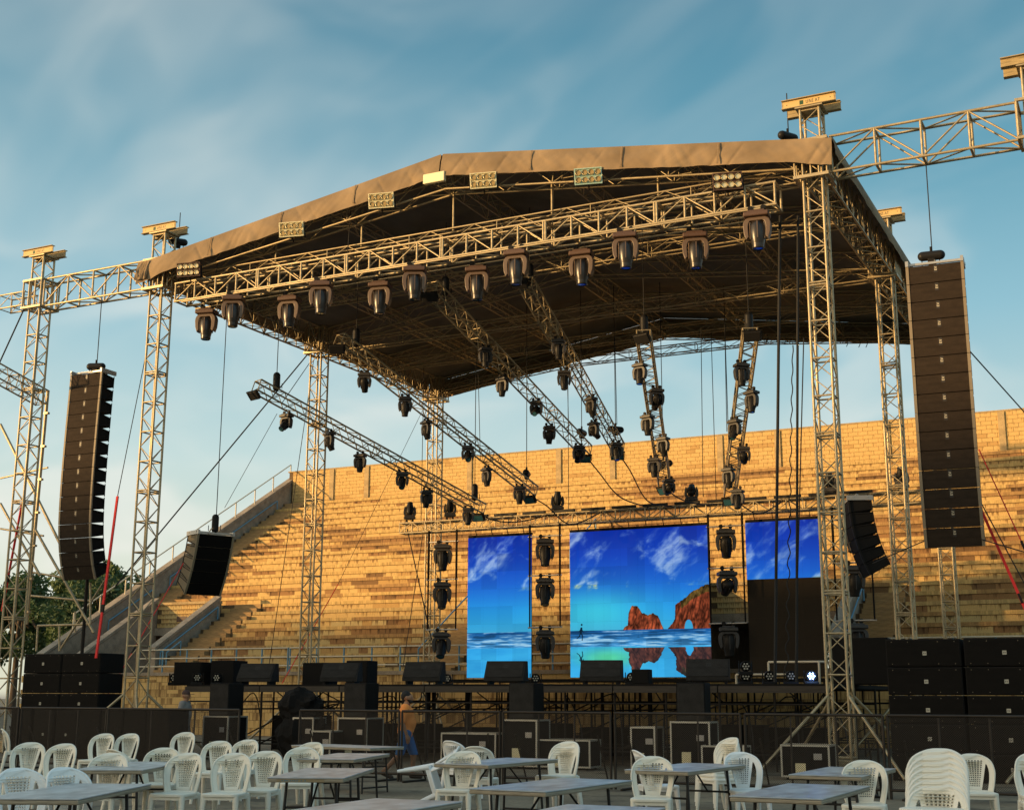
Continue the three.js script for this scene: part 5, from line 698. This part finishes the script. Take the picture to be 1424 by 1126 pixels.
// ---------------------------------------------------------------- cables, guy lines and straps
const onX = (px, py, x) => { const r = ray(px, py); return r.multiplyScalar((x - CAM.x) / r.x).add(CAM); };
function line(name, label, a, b, r, mat, cat, sag = 0, group) { const m = a.clone().lerp(b, 0.5); m.y -= sag; const o = part(name, sag ? tube([a, m, b], r, 20, 6) : tube([a, m, b], r, 2, 6), mat, scene); return tag(o, label, cat, group); }
function strap(label, a, b, w = 0.05) { const d = b.clone().sub(a), L = d.length(), o = part('ratchet_strap', boxG(w, L, Math.max(0.02, w * 0.55)), M.red, scene); o.position.copy(a).add(b).multiplyScalar(0.5); o.quaternion.setFromUnitVectors(UP, d.normalize()); tag(o, label, 'strap'); const c = part('ratchet', new RoundedBoxGeometry(w * 1.6, 0.22, 0.05, 2, 0.01), M.scaffold, o); c.position.y = L * 0.2; return o; }
{ // red ratchet straps and the dark ropes above them
  const rope = (label, A, B, r = 0.012) => line('guy_rope', label, A, B, r, M.rope, 'rope');
  const A1 = onD(207, 470, 0.5), B1 = onD(163, 690, 0.2), C1 = onD(133, 915, -0.2); rope('dark rope running up beside the corner tower to the canopy', A1, B1); strap('red strap stretched down past the curved end of the brown array', B1, C1, 0.07);
  const B2 = onD(262, 770, 3.2), C2 = onD(150, 965, 0.9); strap('thin red strap slanting across the corner tower to the floor', B2, C2, 0.035);
  const A3 = onD(600, 545, 14.8), B3 = onD(470, 812, 12), C3 = onD(392, 950, 10.5); rope('dark rope slanting down from the rear roof corner across the terraces', A3, B3, 0.009); strap('thin orange red strap before the terraces ending at the deck', B3, C3, 0.03);
  const A4 = onD(1352, 600, 2), B4 = onD(1362, 625, 1.6), C4 = onD(1452, 820, 0.6); strap('thin red strap beside the dark array above the terraces', B4, C4, 0.035); const B5 = onD(1364, 706, 1.5), C5 = onD(1446, 892, 0.5); strap('broad red strap stretched from the dark array down past the terraces', B5, C5, 0.10);
  rope('dark rope from the dark array to the wall top', onD(1340, 478, 0.3), onD(1460, 612, 5), 0.016); rope('dark rope beside the broad red strap', onD(1360, 690, 1.2), onD(1446, 850, 0.9), 0.014);
  rope('dark stay from the dark array to the rear-facing side array', onD(1286, 752, 0.2), onD(1214, 783, 5), 0.012); rope('dark stay leading away from the bottom of the dark array', onD(1366, 750, 0.2), onD(1460, 778, 1), 0.012);
  rope('long dark stay slanting from the middle tower past the brown array to the floor', onD(428, 492, D1), onD(160, 815, 2.5), 0.022); rope('thin stay from the slanting truss end to the side array', onD(385, 575, 3), onD(312, 706, 4.7), 0.008); rope('thin dark line slanting from the middle tower to the slanting truss', onD(430, 505, D1), onD(392, 560, 3), 0.012);
  rope('dark stay from the outermost tower head out of the picture', onD(35, 425, 0), onD(-20, 545, -1), 0.022); strap('red strap at the foot of the outermost tower', onD(30, 700, 0.4), onD(2, 850, 0.2), 0.06);
  rope('thin stay crossing the terraces beside the middle tower', onD(436, 500, 9), onD(374, 925, 9), 0.012);
  const P1 = onD(590, 730, RD), P2 = onD(560, 930, RD); rope('dark cable hanging from the rear truss end, leaning outwards', P1, P2, 0.013); rope('dark cable hanging from the rear truss end, leaning inwards', onD(566, 735, RD), onD(600, 890, RD), 0.02);
  // hanging power cables before the half dark screen
  [[1085, 300, 1078, 948, 0.035], [1110, 300, 1108, 948, 0.03], [1118, 470, 1106, 940, 0.014]].forEach(([a, b, c, d, r], i) => line('hanging_cable', ['thick straight cable hanging before the half dark screen', 'second straight cable hanging before the half dark screen', 'thin cable hanging behind the straight ones'][i], onD(a, b, 0.9), onD(c, d, 0.9), r, M.rubber, 'cable'));
  { const A = onD(1103, 480, 0.95), B = onD(1094, 945, 0.95), pts = []; for (let i = 0; i <= 60; i++) { const p = A.clone().lerp(B, i / 60); p.x += 0.035 * Math.sin(i * 1.7) * (i / 60 + 0.3); pts.push(p); } tag(part('coiled_cable', tube(pts, 0.014, 180, 5), M.rubber, scene), 'wavy thin cable hanging between the straight ones', 'cable'); }
  // loose multicores drooping from the slanting trusses to the rear truss
  fingerEnds.forEach(([A, B], i) => { const e = V(B.x + (B.x < 0 ? 1.2 : 0.9), 6.45 * K, -RD + 0.1), m = B.clone().lerp(e, 0.5); m.y -= 0.25 + 0.2 * (i % 3); tag(part('multicore_cable', tube([B, B.clone().lerp(e, 0.2).add(V(0, -0.2, 0)), m, e], 0.022, 24, 6), M.rope, scene), 'black cable drooping from a slanting truss end to the rear truss', 'cable', 'drooping cables behind the slanting trusses'); });
  // vertical ropes hanging from the roof
  for (const [px, y0, y1, d] of [[975, 455, 690, 9], [1008, 450, 600, 9], [665, 520, 640, 11], [855, 470, 590, 10], [788, 485, 600, 10]]) line('hanging_rope', 'thin dark line hanging from the roof over the stage', onD(px, y0, d), onD(px + 3, y1, d), 0.011, M.rope, 'rope', 0, 'thin lines hanging from the roof');
  for (const [px, y] of [[1067, 466], [1080, 466], [1092, 467], [1205, 472], [1178, 471], [1195, 472], [395, 462], [368, 454], [690, 528]]) { const p = onD(px, y, px < 500 ? 4 : D2), g = tube([p, p.clone().add(V(0.03, -0.14, 0)), p.clone().add(V(-0.02, -0.28, 0.02))], 0.014, 8, 5); tag(part('loose_strap', g, M.rope, scene), 'short loose strap end dangling from the roof edge', 'strap', 'loose strap ends at the roof edge'); }
  // cables tangled under the deck
  for (let i = 0; i < 16; i++) { const x = -7.5 + i * 1.03, pts = [V(x, 1.72, -(1.3 + (i % 3) * 0.9)), V(x + 0.3, 1.25 + 0.2 * Math.sin(i * 2.1), -(1.5 + (i % 2))), V(x + 0.75, 1.5 + 0.15 * Math.cos(i * 1.3), -(1.6 + (i % 3) * 0.5)), V(x + 1.2, 0.9, -1.4), V(x + 1.3, 0.05, -1.2)]; tag(part('multicore_cable', tube(pts, 0.017, 24, 5), M.rubber, scene), 'black cable looping down under the deck to the floor', 'cable', 'cables under the deck'); }
}
// ---------------------------------------------------------------- scaffold pipes and side truss by the outermost tower
{
  const h = onD(62, 548, 0).y, t = thing('side_truss', 'lattice truss clamped low across the outermost tower', 'truss'); trussBetween(t, 'truss_frame', V(-EX, h - 0.2, -0.35), onX(-30, 515, -EX), 0.42, 0.4, 2, 5, { mat: M.alu });
  const s = thing('scaffold', 'scaffold of thin steel pipes beside the outermost tower', 'scaffold'); const P = (x, y, d = 0.9) => onD(x, y, d);
  [[[66, 545], [36, 868], 0.05], [[0, 665], [66, 650], 0.03], [[0, 590], [85, 760], 0.045], [[0, 700], [55, 800], 0.04], [[38, 828], [128, 836], 0.035], [[40, 795], [100, 805], 0.03], [[48, 735], [130, 880], 0.04], [[52, 870], [125, 868], 0.035], [[52, 870], [50, 905], 0.03], [[82, 870], [82, 905], 0.03], [[82, 905], [150, 800], 0.03], [[104, 850], [104, 880], 0.025], [[125, 810], [125, 868], 0.03], [[0, 735], [60, 745], 0.03]].forEach(([a, b, r], i) => bar('pipe', P(a[0], a[1], 1 + (i % 3) * 0.35), P(b[0], b[1], 1 + (i % 3) * 0.35), r, M.alu, s));
  for (let i = 0; i < 7; i++) { const p = P(66 - i * 4.4, 575 + i * 46, 1); at(part('clamp', boxG(0.16, 0.06, 0.1), M.alu, s), p.x, p.y, p.z + 0.05); }
  const q = thing('steel_mast', 'dark thin mast standing behind the subwoofer stack under the brown array', 'mast', [onD(121, 805, 1.2).x, 0, -1.2]); bar('pipe', V(0, 0, 0), V(0, 4.9, 0), 0.05, M.scaffold, q); at(part('base_plate', boxG(0.4, 0.03, 0.4), M.scaffold, q), 0, 0.015, 0);
}
renderer.render(scene, camera);
